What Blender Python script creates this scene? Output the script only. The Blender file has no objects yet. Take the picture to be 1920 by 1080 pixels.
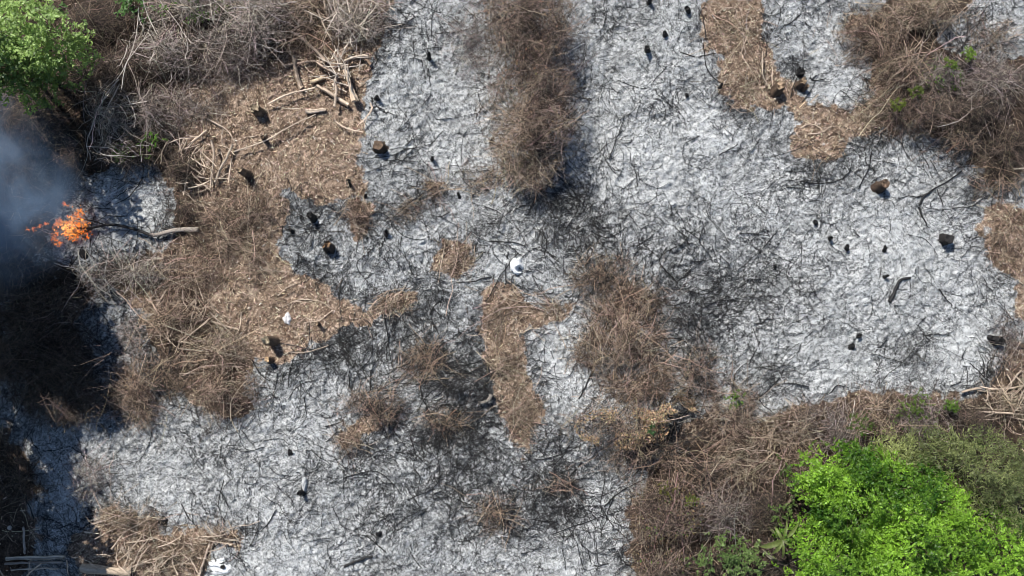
import bpy, math, random
import numpy as np
from mathutils import Vector

# ------------------------------------------------------------------ camera, sky, sun, exposure
scene = bpy.context.scene
H = 20.0                                    # drone height above the ground, metres
cam_data = bpy.data.cameras.new("camera")
cam_data.sensor_width = 36.0
cam_data.lens = 36.0 * H / 19.2             # 19.2 m of ground across the frame
cam_data.clip_start = 0.1
cam_data.clip_end = 2000.0
cam = bpy.data.objects.new("camera", cam_data)
scene.collection.objects.link(cam)
cam.location = (0, 0, H)
cam.rotation_euler = (0, 0, 0)
scene.camera = cam

SUN_EL = math.radians(50.0)
SHX, SHY = 0.50, -0.866                     # direction in which shadows fall on the ground
world = bpy.data.worlds.new("World")
scene.world = world
world.use_nodes = True
wn = world.node_tree.nodes
wl = world.node_tree.links
bg = wn.get("Background") or wn.new("ShaderNodeBackground")
sky = wn.new("ShaderNodeTexSky")
sky.sky_type = 'NISHITA'
sky.sun_disc = False
sky.sun_elevation = SUN_EL
sky.sun_rotation = math.atan2(-SHX, -SHY)
sky.air_density = 1.0
sky.dust_density = 0.2
sky.ozone_density = 2.0
wl.new(sky.outputs[0], bg.inputs[0])
bg.inputs[1].default_value = 0.08

sun_data = bpy.data.lights.new("sun", 'SUN')
sun_data.energy = 4.9
sun_data.angle = math.radians(0.5)
sun_data.color = (1.0, 0.965, 0.91)
sun = bpy.data.objects.new("sun", sun_data)
scene.collection.objects.link(sun)
sun.location = (-10, 18, 30)
d = Vector((SHX * math.cos(SUN_EL), SHY * math.cos(SUN_EL), -math.sin(SUN_EL)))
sun.rotation_euler = d.to_track_quat('-Z', 'Y').to_euler()

scene.view_settings.view_transform = 'Standard'
scene.view_settings.look = 'None'
scene.view_settings.exposure = 0.40
scene.view_settings.gamma = 1.0
scene.cycles.filter_width = 0.85
scene.cycles.max_bounces = 6
scene.cycles.volume_bounces = 4
scene.cycles.volume_step_rate = 2.0
scene.cycles.volume_max_steps = 96
scene.cycles.transparent_max_bounces = 8

rng = np.random.default_rng(7)
rnd = random.Random(11)
col = scene.collection


# ------------------------------------------------------------------ helpers
def P(px, py, z=0.0):
    """the point of the place that stands at pixel (px, py) of the 1920x1080 photo at height z"""
    k = (H - z) / H
    return ((px - 960.0) / 100.0 * k, (540.0 - py) / 100.0 * k)


def _hash(ix, iy, seed):
    h = (ix.astype(np.int64) * 374761393 + iy.astype(np.int64) * 668265263 + seed * 1274126177) & 0xFFFFFFFF
    h = ((h ^ (h >> 13)) * 1274126177) & 0xFFFFFFFF
    h = h ^ (h >> 16)
    return (h & 0xFFFF) / 65535.0


def noise(x, y, s, seed=0):
    x = np.asarray(x, float) * s
    y = np.asarray(y, float) * s
    ix = np.floor(x)
    iy = np.floor(y)
    fx = x - ix
    fy = y - iy
    fx = fx * fx * (3 - 2 * fx)
    fy = fy * fy * (3 - 2 * fy)
    ix = ix.astype(np.int64)
    iy = iy.astype(np.int64)
    a = _hash(ix, iy, seed)
    b = _hash(ix + 1, iy, seed)
    c = _hash(ix, iy + 1, seed)
    e = _hash(ix + 1, iy + 1, seed)
    return (a + (b - a) * fx) * (1 - fy) + (c + (e - c) * fx) * fy


def fbm(x, y, s, seed=0, o=3):
    t = 0
    a = 1.0
    tot = 0
    for i in range(o):
        t = t + a * noise(x, y, s * 2.03 ** i, seed + 17 * i)
        tot += a
        a *= 0.5
    return t / tot


def sstep(a, b, x):
    t = np.clip((x - a) / (b - a), 0, 1)
    return t * t * (3 - 2 * t)


class Geo:
    """collects pieces of geometry and links them as ONE mesh object"""

    def __init__(self):
        self.v, self.f, self.c, self.n = [], [], [], 0

    def add(self, verts, faces, color=None):
        verts = np.asarray(verts, float).reshape(-1, 3)
        faces = np.asarray(faces, np.int64)
        if color is None:
            color = np.tile([[0.5, 0.5, 0.5]], (len(verts), 1))
        color = np.asarray(color, float)
        if color.ndim == 1:
            color = np.tile(color[None], (len(verts), 1))
        self.v.append(verts)
        self.c.append(color)
        self.f.append(faces + self.n)
        self.n += len(verts)
        return self

    def tubes(self, pts, rad, sides=3, color=None, caps=False, ridge=0.0):
        """pts (N,K,3), rad (N,K): one tapered tube per row; color (N,3) or (N,K,3)"""
        pts = np.asarray(pts, float)
        if pts.ndim == 2:
            pts = pts[None]
        N, K, _ = pts.shape
        rad = np.broadcast_to(np.asarray(rad, float), (N, K))
        t = np.gradient(pts, axis=1)
        t /= np.linalg.norm(t, axis=2, keepdims=True) + 1e-9
        ref = np.zeros_like(t)
        vert = np.abs(t[..., 2]).mean(axis=1) > 0.75
        ref[~vert, :, 2] = 1
        ref[vert, :, 0] = 1
        u = np.cross(t, ref)
        u /= np.linalg.norm(u, axis=2, keepdims=True) + 1e-9
        w = np.cross(u, t)
        a = np.arange(sides) * 2 * math.pi / sides + 0.4
        ring = u[:, :, None, :] * np.cos(a)[None, None, :, None] + w[:, :, None, :] * np.sin(a)[None, None, :, None]
        kk = 1.0
        if ridge:
            kk = (1 + rng.normal(0, ridge, (N, 1, sides)) + rng.normal(0, ridge * .5, (N, K, sides)))[..., None]
        V = pts[:, :, None, :] + ring * rad[:, :, None, None] * kk
        V = V.reshape(-1, 3)
        b = (np.arange(N) * K * sides)[:, None, None]
        k = (np.arange(K - 1) * sides)[None, :, None]
        s = np.arange(sides)[None, None, :]
        s2 = (s + 1) % sides
        F = np.stack([b + k + sides + s, b + k + sides + s2, b + k + s2, b + k + s], axis=-1).reshape(-1, 4)
        if color is None:
            C = None
        else:
            color = np.asarray(color, float)
            if color.ndim == 1:
                color = np.tile(color, (N, 1))
            if color.ndim == 2:
                color = np.repeat(color[:, None, :], K, axis=1)
            C = np.repeat(color[:, :, None, :], sides, axis=2)
            if ridge:
                C = C * np.exp(rng.normal(0, ridge * 2.0, (N, 1, sides, 1)) + rng.normal(0, ridge * 1.2, (N, K, sides, 1)))
            C = C.reshape(-1, 3)
        base = self.n
        self.add(V, F, C)
        if caps:
            st = np.arange(N)[:, None] * K * sides
            c0 = st + np.arange(sides)[::-1][None]
            c1 = st + (K - 1) * sides + np.arange(sides)[None]
            self.f.append(np.concatenate([c0, c1]) + base)
        return self

    def build(self, name, mat, parent=None, origin=None, smooth=True):
        me = bpy.data.meshes.new(name)
        V = np.concatenate(self.v)
        C = np.concatenate(self.c)
        if origin is None:
            origin = (0, 0, 0)
        V = V - np.asarray(origin, float)
        me.vertices.add(len(V))
        me.vertices.foreach_set("co", V.astype(np.float32).ravel())
        loops = np.concatenate([f.ravel() for f in self.f])
        tot = np.concatenate([np.full(len(f), f.shape[1]) for f in self.f])
        start = np.concatenate([[0], np.cumsum(tot)[:-1]])
        me.loops.add(len(loops))
        me.loops.foreach_set("vertex_index", loops.astype(np.int32))
        me.polygons.add(len(tot))
        me.polygons.foreach_set("loop_start", start.astype(np.int32))
        me.polygons.foreach_set("loop_total", tot.astype(np.int32))
        me.polygons.foreach_set("use_smooth", np.full(len(tot), smooth))
        me.update(calc_edges=True)
        at = me.attributes.new("tint", 'FLOAT_COLOR', 'POINT')
        at.data.foreach_set("color", np.concatenate([C, np.ones((len(C), 1))], axis=1).astype(np.float32).ravel())
        me.materials.append(mat)
        o = bpy.data.objects.new(name, me)
        col.objects.link(o)
        if parent is not None:
            o.parent = parent
            o.location = np.asarray(origin) - np.asarray(parent.location)
        else:
            o.location = origin
        return o


def tag(o, label=None, cat=None, group=None, kind=None):
    if label:
        o["label"] = label
    if cat:
        o["category"] = cat
    if group:
        o["group"] = group
    if kind:
        o["kind"] = kind
    return o


def empty(name, loc):
    o = bpy.data.objects.new(name, None)
    o.empty_display_size = 0.1
    o.location = loc
    col.objects.link(o)
    return o


# ------------------------------------------------------------------ materials
def new_mat(name):
    m = bpy.data.materials.new(name)
    m.use_nodes = True
    nt = m.node_tree
    for n in list(nt.nodes):
        nt.nodes.remove(n)
    out = nt.nodes.new("ShaderNodeOutputMaterial")
    return m, nt, out


def math_node(nt, op, a, b=None, clamp=False):
    n = nt.nodes.new("ShaderNodeMath")
    n.operation = op
    n.use_clamp = clamp
    for i, x in enumerate((a, b)):
        if x is None:
            continue
        if isinstance(x, (int, float)):
            n.inputs[i].default_value = x
        else:
            nt.links.new(x, n.inputs[i])
    return n.outputs[0]


def noise_node(nt, vec, scale, detail=3.0, rough=0.6, dist=0.0):
    n = nt.nodes.new("ShaderNodeTexNoise")
    n.inputs["Scale"].default_value = scale
    n.inputs["Detail"].default_value = detail
    n.inputs["Roughness"].default_value = rough
    n.inputs["Distortion"].default_value = dist
    nt.links.new(vec, n.inputs["Vector"])
    return n.outputs[0]


def ramp(nt, fac, stops):
    n = nt.nodes.new("ShaderNodeValToRGB")
    els = n.color_ramp.elements
    while len(els) > 1:
        els.remove(els[0])
    els[0].position = stops[0][0]
    els[0].color = (*stops[0][1], 1)
    for p, c in stops[1:]:
        e = els.new(p)
        e.color = (*c, 1)
    nt.links.new(fac, n.inputs[0])
    return n.outputs[0]


def mix_rgb(nt, fac, a, b, mode='MIX'):
    n = nt.nodes.new("ShaderNodeMix")
    n.data_type = 'RGBA'
    n.blend_type = mode
    for k, x in ((0, fac), (6, a), (7, b)):
        if isinstance(x, (int, float)):
            n.inputs[k].default_value = x
        elif isinstance(x, tuple):
            n.inputs[k].default_value = (*x, 1)
        else:
            nt.links.new(x, n.inputs[k])
    return n.outputs[2]


def tint_mat(name, rough=0.85, nscale=40.0, amount=0.5, bump=0.3, spec=0.2):
    """wood and stem material: own colour from the mesh, mottled by bark noise"""
    m, nt, out = new_mat(name)
    a = nt.nodes.new("ShaderNodeAttribute")
    a.attribute_name = "tint"
    tc = nt.nodes.new("ShaderNodeTexCoord")
    n = noise_node(nt, tc.outputs["Object"], nscale, 4, 0.65)
    k = ramp(nt, n, [(0.25, (1 - amount,) * 3), (0.5, (1, 1, 1)), (0.8, (1 + amount * 0.6,) * 3)])
    c = mix_rgb(nt, 1.0, a.outputs["Color"], k, 'MULTIPLY')
    b = nt.nodes.new("ShaderNodeBsdfPrincipled")
    b.inputs["Roughness"].default_value = rough
    b.inputs["Specular IOR Level"].default_value = spec
    nt.links.new(c, b.inputs["Base Color"])
    if bump:
        bn = nt.nodes.new("ShaderNodeBump")
        bn.inputs["Strength"].default_value = bump
        bn.inputs["Distance"].default_value = 0.01
        nt.links.new(n, bn.inputs["Height"])
        nt.links.new(bn.outputs[0], b.inputs["Normal"])
    nt.links.new(b.outputs[0], out.inputs[0])
    return m


def leaf_mat(name, trans=0.35, rough=0.45):
    m, nt, out = new_mat(name)
    a = nt.nodes.new("ShaderNodeAttribute")
    a.attribute_name = "tint"
    tc = nt.nodes.new("ShaderNodeTexCoord")
    n = noise_node(nt, tc.outputs["Object"], 30, 3, 0.6)
    k = ramp(nt, n, [(0.3, (0.75,) * 3), (0.7, (1.2,) * 3)])
    c = mix_rgb(nt, 1.0, a.outputs["Color"], k, 'MULTIPLY')
    b = nt.nodes.new("ShaderNodeBsdfPrincipled")
    b.inputs["Roughness"].default_value = rough
    b.inputs["Specular IOR Level"].default_value = 0.35
    nt.links.new(c, b.inputs["Base Color"])
    t = nt.nodes.new("ShaderNodeBsdfTranslucent")
    c2 = mix_rgb(nt, 1.0, c, (1.25, 1.2, 0.5), 'MULTIPLY')
    nt.links.new(c2, t.inputs[0])
    mx = nt.nodes.new("ShaderNodeMixShader")
    mx.inputs[0].default_value = trans
    nt.links.new(b.outputs[0], mx.inputs[1])
    nt.links.new(t.outputs[0], mx.inputs[2])
    nt.links.new(mx.outputs[0], out.inputs[0])
    return m


def ground_mat():
    m, nt, out = new_mat("burnt_ground")
    tc = nt.nodes.new("ShaderNodeTexCoord")
    vec = tc.outputs["Object"]
    a = nt.nodes.new("ShaderNodeAttribute")
    a.attribute_name = "tint"
    sep = nt.nodes.new("ShaderNodeSeparateColor")
    nt.links.new(a.outputs["Color"], sep.inputs[0])
    litter, char_shade, bright = sep.outputs[0], sep.outputs[1], sep.outputs[2]
    n1 = noise_node(nt, vec, 33, 3, 0.7, 2.2)
    n0 = noise_node(nt, vec, 14, 5, 0.72, 1.4)
    n2 = noise_node(nt, vec, 5.5, 3, 0.6, 1.0)
    n3 = noise_node(nt, vec, 1.6, 2, 0.5, 0.4)

    def dev(n, k):
        return math_node(nt, 'MULTIPLY', math_node(nt, 'SUBTRACT', n, 0.5), k)
    calm = ramp(nt, noise_node(nt, vec, 1.3, 3, 0.6, 0.6), [(0.36, (0.45, 0.45, 0.45)), (0.60, (1.12, 1.12, 1.12))])   # smooth powder drifts between rough ash
    v = math_node(nt, 'MULTIPLY', math_node(nt, 'ADD', dev(n1, 2.4), dev(n0, 1.6)), calm)
    v = math_node(nt, 'ADD', v, dev(n2, 0.45))
    v = math_node(nt, 'ADD', v, dev(n3, 0.18))
    v = math_node(nt, 'ADD', v, math_node(nt, 'MULTIPLY', bright, 0.22))
    v = math_node(nt, 'SUBTRACT', v, math_node(nt, 'MULTIPLY', char_shade, 0.21))
    v = math_node(nt, "ADD", v, 0.475)
    ash = ramp(nt, v, [(0.10, (0.014, 0.015, 0.017)), (0.27, (0.090, 0.095, 0.10)), (0.46, (0.265, 0.272, 0.27)),
                       (0.66, (0.48, 0.488, 0.48)), (0.90, (0.725, 0.73, 0.72))])
    # pale threads of ash where twigs burnt out
    wv = nt.nodes.new("ShaderNodeMapping")
    nt.links.new(vec, wv.inputs[0])
    dn = nt.nodes.new("ShaderNodeTexNoise")
    dn.inputs["Scale"].default_value = 5.0
    dn.inputs["Detail"].default_value = 3.0
    nt.links.new(vec, dn.inputs["Vector"])
    dv = nt.nodes.new("ShaderNodeVectorMath")
    dv.operation = 'MULTIPLY_ADD'
    dv.inputs[1].default_value = (0.35, 0.35, 0.35)
    nt.links.new(dn.outputs["Color"], dv.inputs[0])
    nt.links.new(vec, dv.inputs[2])
    for sc, w in ((5.5, 0.05), (11.0, 0.075)):
        vo = nt.nodes.new("ShaderNodeTexVoronoi")
        vo.feature = 'DISTANCE_TO_EDGE'
        vo.inputs["Scale"].default_value = sc
        nt.links.new(dv.outputs[0], vo.inputs["Vector"])
        th = ramp(nt, vo.outputs["Distance"], [(0.0, (1, 1, 1)), (w, (0, 0, 0))])
        gate = noise_node(nt, vec, 3.1 * sc / 5.5, 2, 0.6)
        g = math_node(nt, 'MULTIPLY', math_node(nt, 'SUBTRACT', gate, 0.46), 7.0, True)
        f = math_node(nt, 'MULTIPLY', th, g)
        f = math_node(nt, 'MULTIPLY', f, math_node(nt, 'SUBTRACT', 0.75, math_node(nt, 'MULTIPLY', char_shade, 0.8)), True)
        ash = mix_rgb(nt, f, ash, (0.60, 0.615, 0.62))
    # litter: shredded wood and soil
    l1 = noise_node(nt, vec, 42, 4, 0.7, 1.0)
    l2 = noise_node(nt, vec, 6, 3, 0.6)
    lv = math_node(nt, 'ADD', math_node(nt, 'MULTIPLY', l1, 0.7), math_node(nt, 'MULTIPLY', l2, 0.3))
    lc = ramp(nt, lv, [(0.36, (0.032, 0.023, 0.017)), (0.44, (0.14, 0.098, 0.070)), (0.53, (0.30, 0.218, 0.16)), (0.64, (0.60, 0.48, 0.37))])
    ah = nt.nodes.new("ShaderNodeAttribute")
    ah.attribute_name = "painted_shade"
    shade_c = ramp(nt, lv, [(0.36, (0.014, 0.010, 0.008)), (0.50, (0.050, 0.036, 0.027)), (0.62, (0.14, 0.10, 0.072)), (0.72, (0.30, 0.23, 0.17))])  # darker litter tones painted as the shade below brush
    lc = mix_rgb(nt, ah.outputs["Fac"], lc, shade_c)
    en = noise_node(nt, vec, 16, 4, 0.7)
    lm = math_node(nt, 'ADD', litter, math_node(nt, 'MULTIPLY', math_node(nt, 'SUBTRACT', en, 0.5), 0.85))
    lf = ramp(nt, lm, [(0.44, (0, 0, 0)), (0.56, (1, 1, 1))])
    c = mix_rgb(nt, lf, ash, lc)
    b = nt.nodes.new("ShaderNodeBsdfPrincipled")
    b.inputs["Roughness"].default_value = 0.95
    b.inputs["Specular IOR Level"].default_value = 0.1
    nt.links.new(c, b.inputs["Base Color"])
    bn = nt.nodes.new("ShaderNodeBump")
    bn.inputs["Strength"].default_value = 0.7
    bn.inputs["Distance"].default_value = 0.035
    nt.links.new(n0, bn.inputs["Height"])
    nt.links.new(bn.outputs[0], b.inputs["Normal"])
    nt.links.new(b.outputs[0], out.inputs[0])
    return m


M_STEM = tint_mat("dry_stems", 0.8, 25, 0.35, 0)
M_WOOD = tint_mat("weathered_wood", 0.85, 45, 0.55, 0.6)
M_CHAR = tint_mat("charred_wood", 0.75, 35, 0.5, 0.5, 0.3)
M_ROCK = tint_mat("pale_rock", 0.9, 18, 0.45, 0.8)
M_LEAF = leaf_mat("green_leaves", 0.4, 0.42)
M_DRYLEAF = leaf_mat("dry_leaves", 0.2, 0.7)
M_GROUND = ground_mat()

# ------------------------------------------------------------------ what covers the ground (photo pixels)
LITTER = [
    [(-200, -200), (735, -200), (735, 0), (722, 70), (688, 112), (680, 180), (690, 250), (672, 300), (680, 350), (640, 370), (600, 388),
     (575, 372), (525, 352), (545, 395), (528, 440), (522, 490), (560, 515), (612, 530), (640, 565), (690, 575), (722, 555), (775, 533),
     (778, 560), (735, 592), (690, 605), (668, 622), (640, 637), (600, 645), (558, 662), (520, 688), (470, 680), (468, 760), (440, 790),
     (400, 778), (350, 738), (300, 690), (290, 640), (255, 590), (215, 545), (185, 505), (230, 485), (310, 462), (320, 440), (318, 370),
     (312, 322), (280, 302), (200, 312), (130, 320), (60, 500), (140, 520), (180, 560), (150, 600), (0, 560), (-200, 560)],
    [(650, 372), (692, 378), (692, 430), (662, 452), (645, 420)],
    [(800, 338), (832, 345), (830, 368), (805, 375)],
    [(822, 452), (895, 450), (888, 500), (835, 528), (815, 512)],
    [(905, 560), (930, 540), (990, 560), (1060, 565), (1060, 590), (1000, 602), (975, 622), (970, 650), (990, 682), (1005, 730),
     (1010, 790), (1000, 842), (970, 832), (958, 780), (928, 740), (910, 690), (905, 630)],
    [(1315, -200), (1420, -200), (1420, 0), (1428, 60), (1450, 90), (1455, 130), (1500, 150), (1530, 180), (1560, 200), (1612, 205),
     (1640, 160), (1650, 120), (1640, 90), (1600, 60), (1600, 40), (1660, 0), (1660, -200), (2200, -200), (2200, 335), (1850, 332), (1815, 310), (1800, 270),
     (1720, 240), (1650, 250), (1600, 268), (1580, 290), (1540, 285), (1480, 290), (1490, 250), (1510, 210), (1480, 195), (1440, 207), (1400, 205),
     (1375, 185), (1350, 150), (1350, 100), (1325, 60)],
    [(1835, 405), (1860, 382), (2200, 380), (2200, 740), (1912, 600), (1895, 510), (1850, 455)],
    [(2200, 640), (1905, 650), (1880, 690), (1840, 735), (1780, 742), (1700, 735), (1640, 748), (1560, 758), (1480, 775), (1440, 800), (1350, 800),
     (1290, 790), (1230, 870), (1190, 930), (1180, 1080), (1180, 1300), (2200, 1300)],
    [(150, 1010), (200, 962), (285, 962), (305, 1000), (380, 992), (440, 985), (440, 1020), (390, 1032), (380, 1090), (360, 1300), (160, 1300)],
    [(-200, 790), (0, 800), (40, 870), (70, 920), (70, 1000), (50, 1090), (-200, 1300)],
    [(645, 800), (700, 770), (740, 790), (680, 835), (640, 840)],
]
# (x, y, rx, ry, weight): dark ash (char, plus painted shade beside the strip) and white ash
CHAR_AND_SHADE = [(840, 715, 110, 80, .45), (700, 650, 130, 60, .4), (890, 770, 60, 40, .6), (1090, 430, 110, 55, .5), (575, 440, 60, 80, .38),
           (1550, 320, 100, 50, .4), (1060, 900, 110, 80, .4), (1410, 520, 100, 140, .33), (740, 50, 50, 60, .3), (760, 930, 260, 130, .42), (1060, 930, 130, 80, .3),
           (330, 830, 140, 60, .15), (1115, 120, 40, 160, .12), (1290, 620, 80, 110, .32), (820, 590, 70, 60, .4), (1430, 70, 30, 40, .3),  # the narrow tall entry paints shade on the ash beside the brush strip
           (1280, 820, 70, 70, .7), (1870, 690, 40, 40, .6), (1720, 655, 60, 45, .35),  (1660, 265, 60, 25, .7),
           (1860, 300, 60, 60, .7), (740, 400, 60, 70, .25), (200, 700, 40, 100, .3), (300, 690, 50, 60, .6), (1040, 380, 60, 40, .6),
           (1230, 200, 70, 40, .25), (900, 560, 60, 50, .3), (1830, 360, 30, 20, .5), (570, 660, 80, 20, .45), (1350, 560, 60, 60, .25),
           (1440, 720, 70, 40, .3), (60, 650, 120, 120, .6), (1500, 130, 20, 20, .8), (1180, 530, 80, 60, .4), (860, 830, 90, 50, .5)]
WHITE = [(1190, 330, 110, 100, .55), (1580, 180, 50, 35, .9), (1810, 650, 60, 40, .8), (860, 290, 70, 60, .5), (785, 460, 30, 30, .5),
         (128, 915, 35, 40, .9), (405, 1060, 25, 40, .9), (1040, 620, 40, 30, .6), (1030, 680, 40, 60, .5), (1130, 960, 60, 50, .7), (1440, 770, 60, 25, .6),
         (972, 500, 25, 30, 1.0), (1320, 220, 90, 60, .45), (1780, 480, 70, 60, .4), (1660, 440, 80, 60, .35), (730, 190, 50, 60, .3), (560, 820, 90, 60, .3),
         (1870, 70, 60, 40, .5), (500, 1040, 120, 40, .35), (240, 470, 50, 30, .8), (235, 385, 75, 65, .7), (1560, 700, 120, 40, .35), (1620, 600, 100, 60, .3), (840, 145, 60, 40, .25)]

# cover fields on a coarse raster over the area round the frame
RX0, RX1, RY0, RY1, RS = -11.6, 11.6, -7.4, 7.4, 0.04
gx = np.arange(RX0, RX1 + RS, RS)
gy = np.arange(RY0, RY1 + RS, RS)
GX, GY = np.meshgrid(gx, gy)
wx = GX + (fbm(GX, GY, 2.2, 3) - 0.5) * 0.55 + (fbm(GX, GY, 9, 31) - 0.5) * 0.26
wy = GY + (fbm(GX, GY, 2.2, 5) - 0.5) * 0.55 + (fbm(GX, GY, 9, 37) - 0.5) * 0.26
PXg = wx * 100 + 960
PYg = 540 - wy * 100


def sdf_poly(poly, X, Y):
    p = np.asarray(poly, float)
    q = np.roll(p, -1, axis=0)
    dmin = np.full(X.shape, 1e9)
    inside = np.zeros(X.shape, bool)
    for (x0, y0), (x1, y1) in zip(p, q):
        ex, ey = x1 - x0, y1 - y0
        t = np.clip(((X - x0) * ex + (Y - y0) * ey) / (ex * ex + ey * ey + 1e-9), 0, 1)
        dmin = np.minimum(dmin, (X - x0 - t * ex) ** 2 + (Y - y0 - t * ey) ** 2)
        if y0 != y1:
            c = ((y0 > Y) != (y1 > Y)) & (X < (x1 - x0) * (Y - y0) / (y1 - y0) + x0)
            inside ^= c
    dd = np.sqrt(dmin)
    return np.where(inside, dd, -dd)


SD = np.full(GX.shape, -1e9)
for poly in LITTER:
    SD = np.maximum(SD, sdf_poly(poly, PXg, PYg))
SD = np.minimum(SD, -sdf_poly([(1750, 45), (1825, 15), (1870, -200), (2300, -200), (2300, 108), (1850, 112), (1785, 88)], PXg, PYg))   # ash bay in the corner
F_LIT = np.clip(0.5 + SD / 24.0, 0, 1)
UNDER_BRUSH_SHADE = [  # shade under the brush, painted into the litter colour
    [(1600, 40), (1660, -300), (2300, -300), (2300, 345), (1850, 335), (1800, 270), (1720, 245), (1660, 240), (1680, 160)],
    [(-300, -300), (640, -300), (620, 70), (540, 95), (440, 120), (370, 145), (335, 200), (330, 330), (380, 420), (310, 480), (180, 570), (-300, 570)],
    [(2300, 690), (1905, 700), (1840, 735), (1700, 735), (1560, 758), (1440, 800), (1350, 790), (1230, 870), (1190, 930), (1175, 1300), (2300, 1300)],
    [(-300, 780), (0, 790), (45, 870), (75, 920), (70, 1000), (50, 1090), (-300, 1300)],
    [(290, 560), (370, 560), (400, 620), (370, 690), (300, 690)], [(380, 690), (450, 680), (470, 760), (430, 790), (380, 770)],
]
SD_SHADE = np.full(GX.shape, -1e9)
for poly in UNDER_BRUSH_SHADE:
    SD_SHADE = np.maximum(SD_SHADE, sdf_poly(poly, PXg, PYg))
F_SHADE = np.clip(.5 + SD_SHADE / 60.0 + (fbm(GX, GY, 3.0, 151, 3) - .5) * .9, 0, 1)
F_CHAR_SHADE = np.zeros(GX.shape)
for (x, y, a, b, w) in CHAR_AND_SHADE:
    r = ((PXg - x) / a) ** 2 + ((PYg - y) / b) ** 2
    F_CHAR_SHADE += w * np.exp(-r * 1.1)
F_CHAR_SHADE += 0.42 * np.exp(-((SD + 9) / 16.0) ** 2) * (0.35 + 1.1 * noise(GX, GY, 0.9, 77))       # burnt rim along the litter
F_CHAR_SHADE += (fbm(GX, GY, 0.9, 91, 4) - 0.5) * 0.5
F_FUEL = np.clip(F_CHAR_SHADE, 0, 1)
F_CHAR_SHADE = np.clip(F_CHAR_SHADE * (.15 + 1.5 * sstep(.25, .75, fbm(GX, GY, 4.5, 131, 3))), 0, 1)
F_WHT = np.zeros(GX.shape)
for (x, y, a, b, w) in WHITE:
    r = ((PXg - x) / a) ** 2 + ((PYg - y) / b) ** 2
    F_WHT += w * np.exp(-r * 1.1)
F_WHT = np.clip(F_WHT + (fbm(GX, GY, 1.3, 19, 3) - 0.5) * 0.35, 0, 1)


def field(F, x, y):
    fx = np.clip((np.asarray(x) - RX0) / RS, 0, F.shape[1] - 1.001)
    fy = np.clip((np.asarray(y) - RY0) / RS, 0, F.shape[0] - 1.001)
    ix = fx.astype(int)
    iy = fy.astype(int)
    tx = fx - ix
    ty = fy - iy
    return (F[iy, ix] * (1 - tx) + F[iy, ix + 1] * tx) * (1 - ty) + (F[iy + 1, ix] * (1 - tx) + F[iy + 1, ix + 1] * tx) * ty


def relief(x, y):
    """height of the ground"""
    x = np.asarray(x, float)
    y = np.asarray(y, float)
    z = (fbm(x, y, 0.45, 101, 2) - 0.5) * 0.30
    z = z + (fbm(x, y, 3.2, 103, 3) - 0.5) * 0.10
    return z


def gz(x, y):
    return float(relief(np.array([x]), np.array([y]))[0])


# ------------------------------------------------------------------ ground: one sheet to the horizon
def build_ground():
    fx = np.arange(-10.6, 10.6001, 0.02)
    fy = np.arange(-6.4, 6.4001, 0.02)
    far = 12 * 1.45 ** np.arange(0, 12)
    xs = np.concatenate([-far[::-1], fx, far])
    ys = np.concatenate([-far[::-1], fy, far])
    X, Y = np.meshgrid(xs, ys)
    Z = relief(X, Y)
    near = (np.abs(X) < 11) & (np.abs(Y) < 7)
    fine = (fbm(X, Y, 11, 107, 3) - 0.5) * 0.085 + (noise(X, Y, 27, 109) - 0.5) * 0.034
    Z = Z + np.where(near, fine, 0)
    n0, n1 = X.shape
    V = np.stack([X, Y, Z], -1).reshape(-1, 3)
    i = np.arange(n0 - 1)[:, None] * n1 + np.arange(n1 - 1)[None]
    F = np.stack([i, i + 1, i + n1 + 1, i + n1], -1).reshape(-1, 4)
    C = np.stack([field(F_LIT, X, Y), field(F_CHAR_SHADE, X, Y), field(F_WHT, X, Y)], -1).reshape(-1, 3)
    g = Geo().add(V, F, C)
    o = g.build("ground", M_GROUND)
    at = o.data.attributes.new("painted_shade", 'FLOAT', 'POINT')
    at.data.foreach_set("value", field(F_SHADE, X, Y).astype(np.float32).ravel())
    tag(o, "burnt clearing floor of pale ash and brown wood litter", "ground", kind="structure")


build_ground()


# ------------------------------------------------------------------ scattered stuff
def scatter(n, dens, box=(-10.2, 10.2, -6.0, 6.0)):
    """n tries, kept with probability dens(x, y)"""
    x = rng.uniform(box[0], box[1], n)
    y = rng.uniform(box[2], box[3], n)
    k = rng.random(n) < dens(x, y)
    return x[k], y[k]


def wander(x, y, length, K=5, curl=1.2, wob=0.5, theta=None):
    """paths on the ground plane: (N,K,2)"""
    n = len(x)
    th = rng.uniform(0, 2 * math.pi, n) if theta is None else theta
    dth = rng.normal(0, curl, n)
    X = np.zeros((n, K))
    Y = np.zeros((n, K))
    X[:, 0] = x
    Y[:, 0] = y
    st = np.asarray(length) / (K - 1)
    for k in range(1, K):
        a = th + dth * (k / (K - 1) - 0.5) + rng.normal(0, wob * 0.4, n)
        X[:, k] = X[:, k - 1] + np.cos(a) * st
        Y[:, k] = Y[:, k - 1] + np.sin(a) * st
    X -= X.mean(1, keepdims=True) - x[:, None]
    Y -= Y.mean(1, keepdims=True) - y[:, None]
    return X, Y


def lay(X, Y, lift=0.008, jit=0.012):
    return relief(X, Y) + lift + np.abs(rng.normal(0, jit, X.shape)) + (fbm(X, Y, 11, 107, 3) - 0.5) * 0.03


def taper(n, K, r0, r1):
    t = np.linspace(0, 1, K)[None]
    return np.asarray(r0)[:, None] * (1 - t) + np.asarray(r1)[:, None] * t


def vary(n, c, s=0.25, hue=0.06):
    k = np.exp(rng.normal(0, s, n))[:, None]
    h = 1 + rng.normal(0, hue, (n, 3))
    return np.clip(np.asarray(c)[None] * k * h, 0.004, 0.85)


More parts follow.
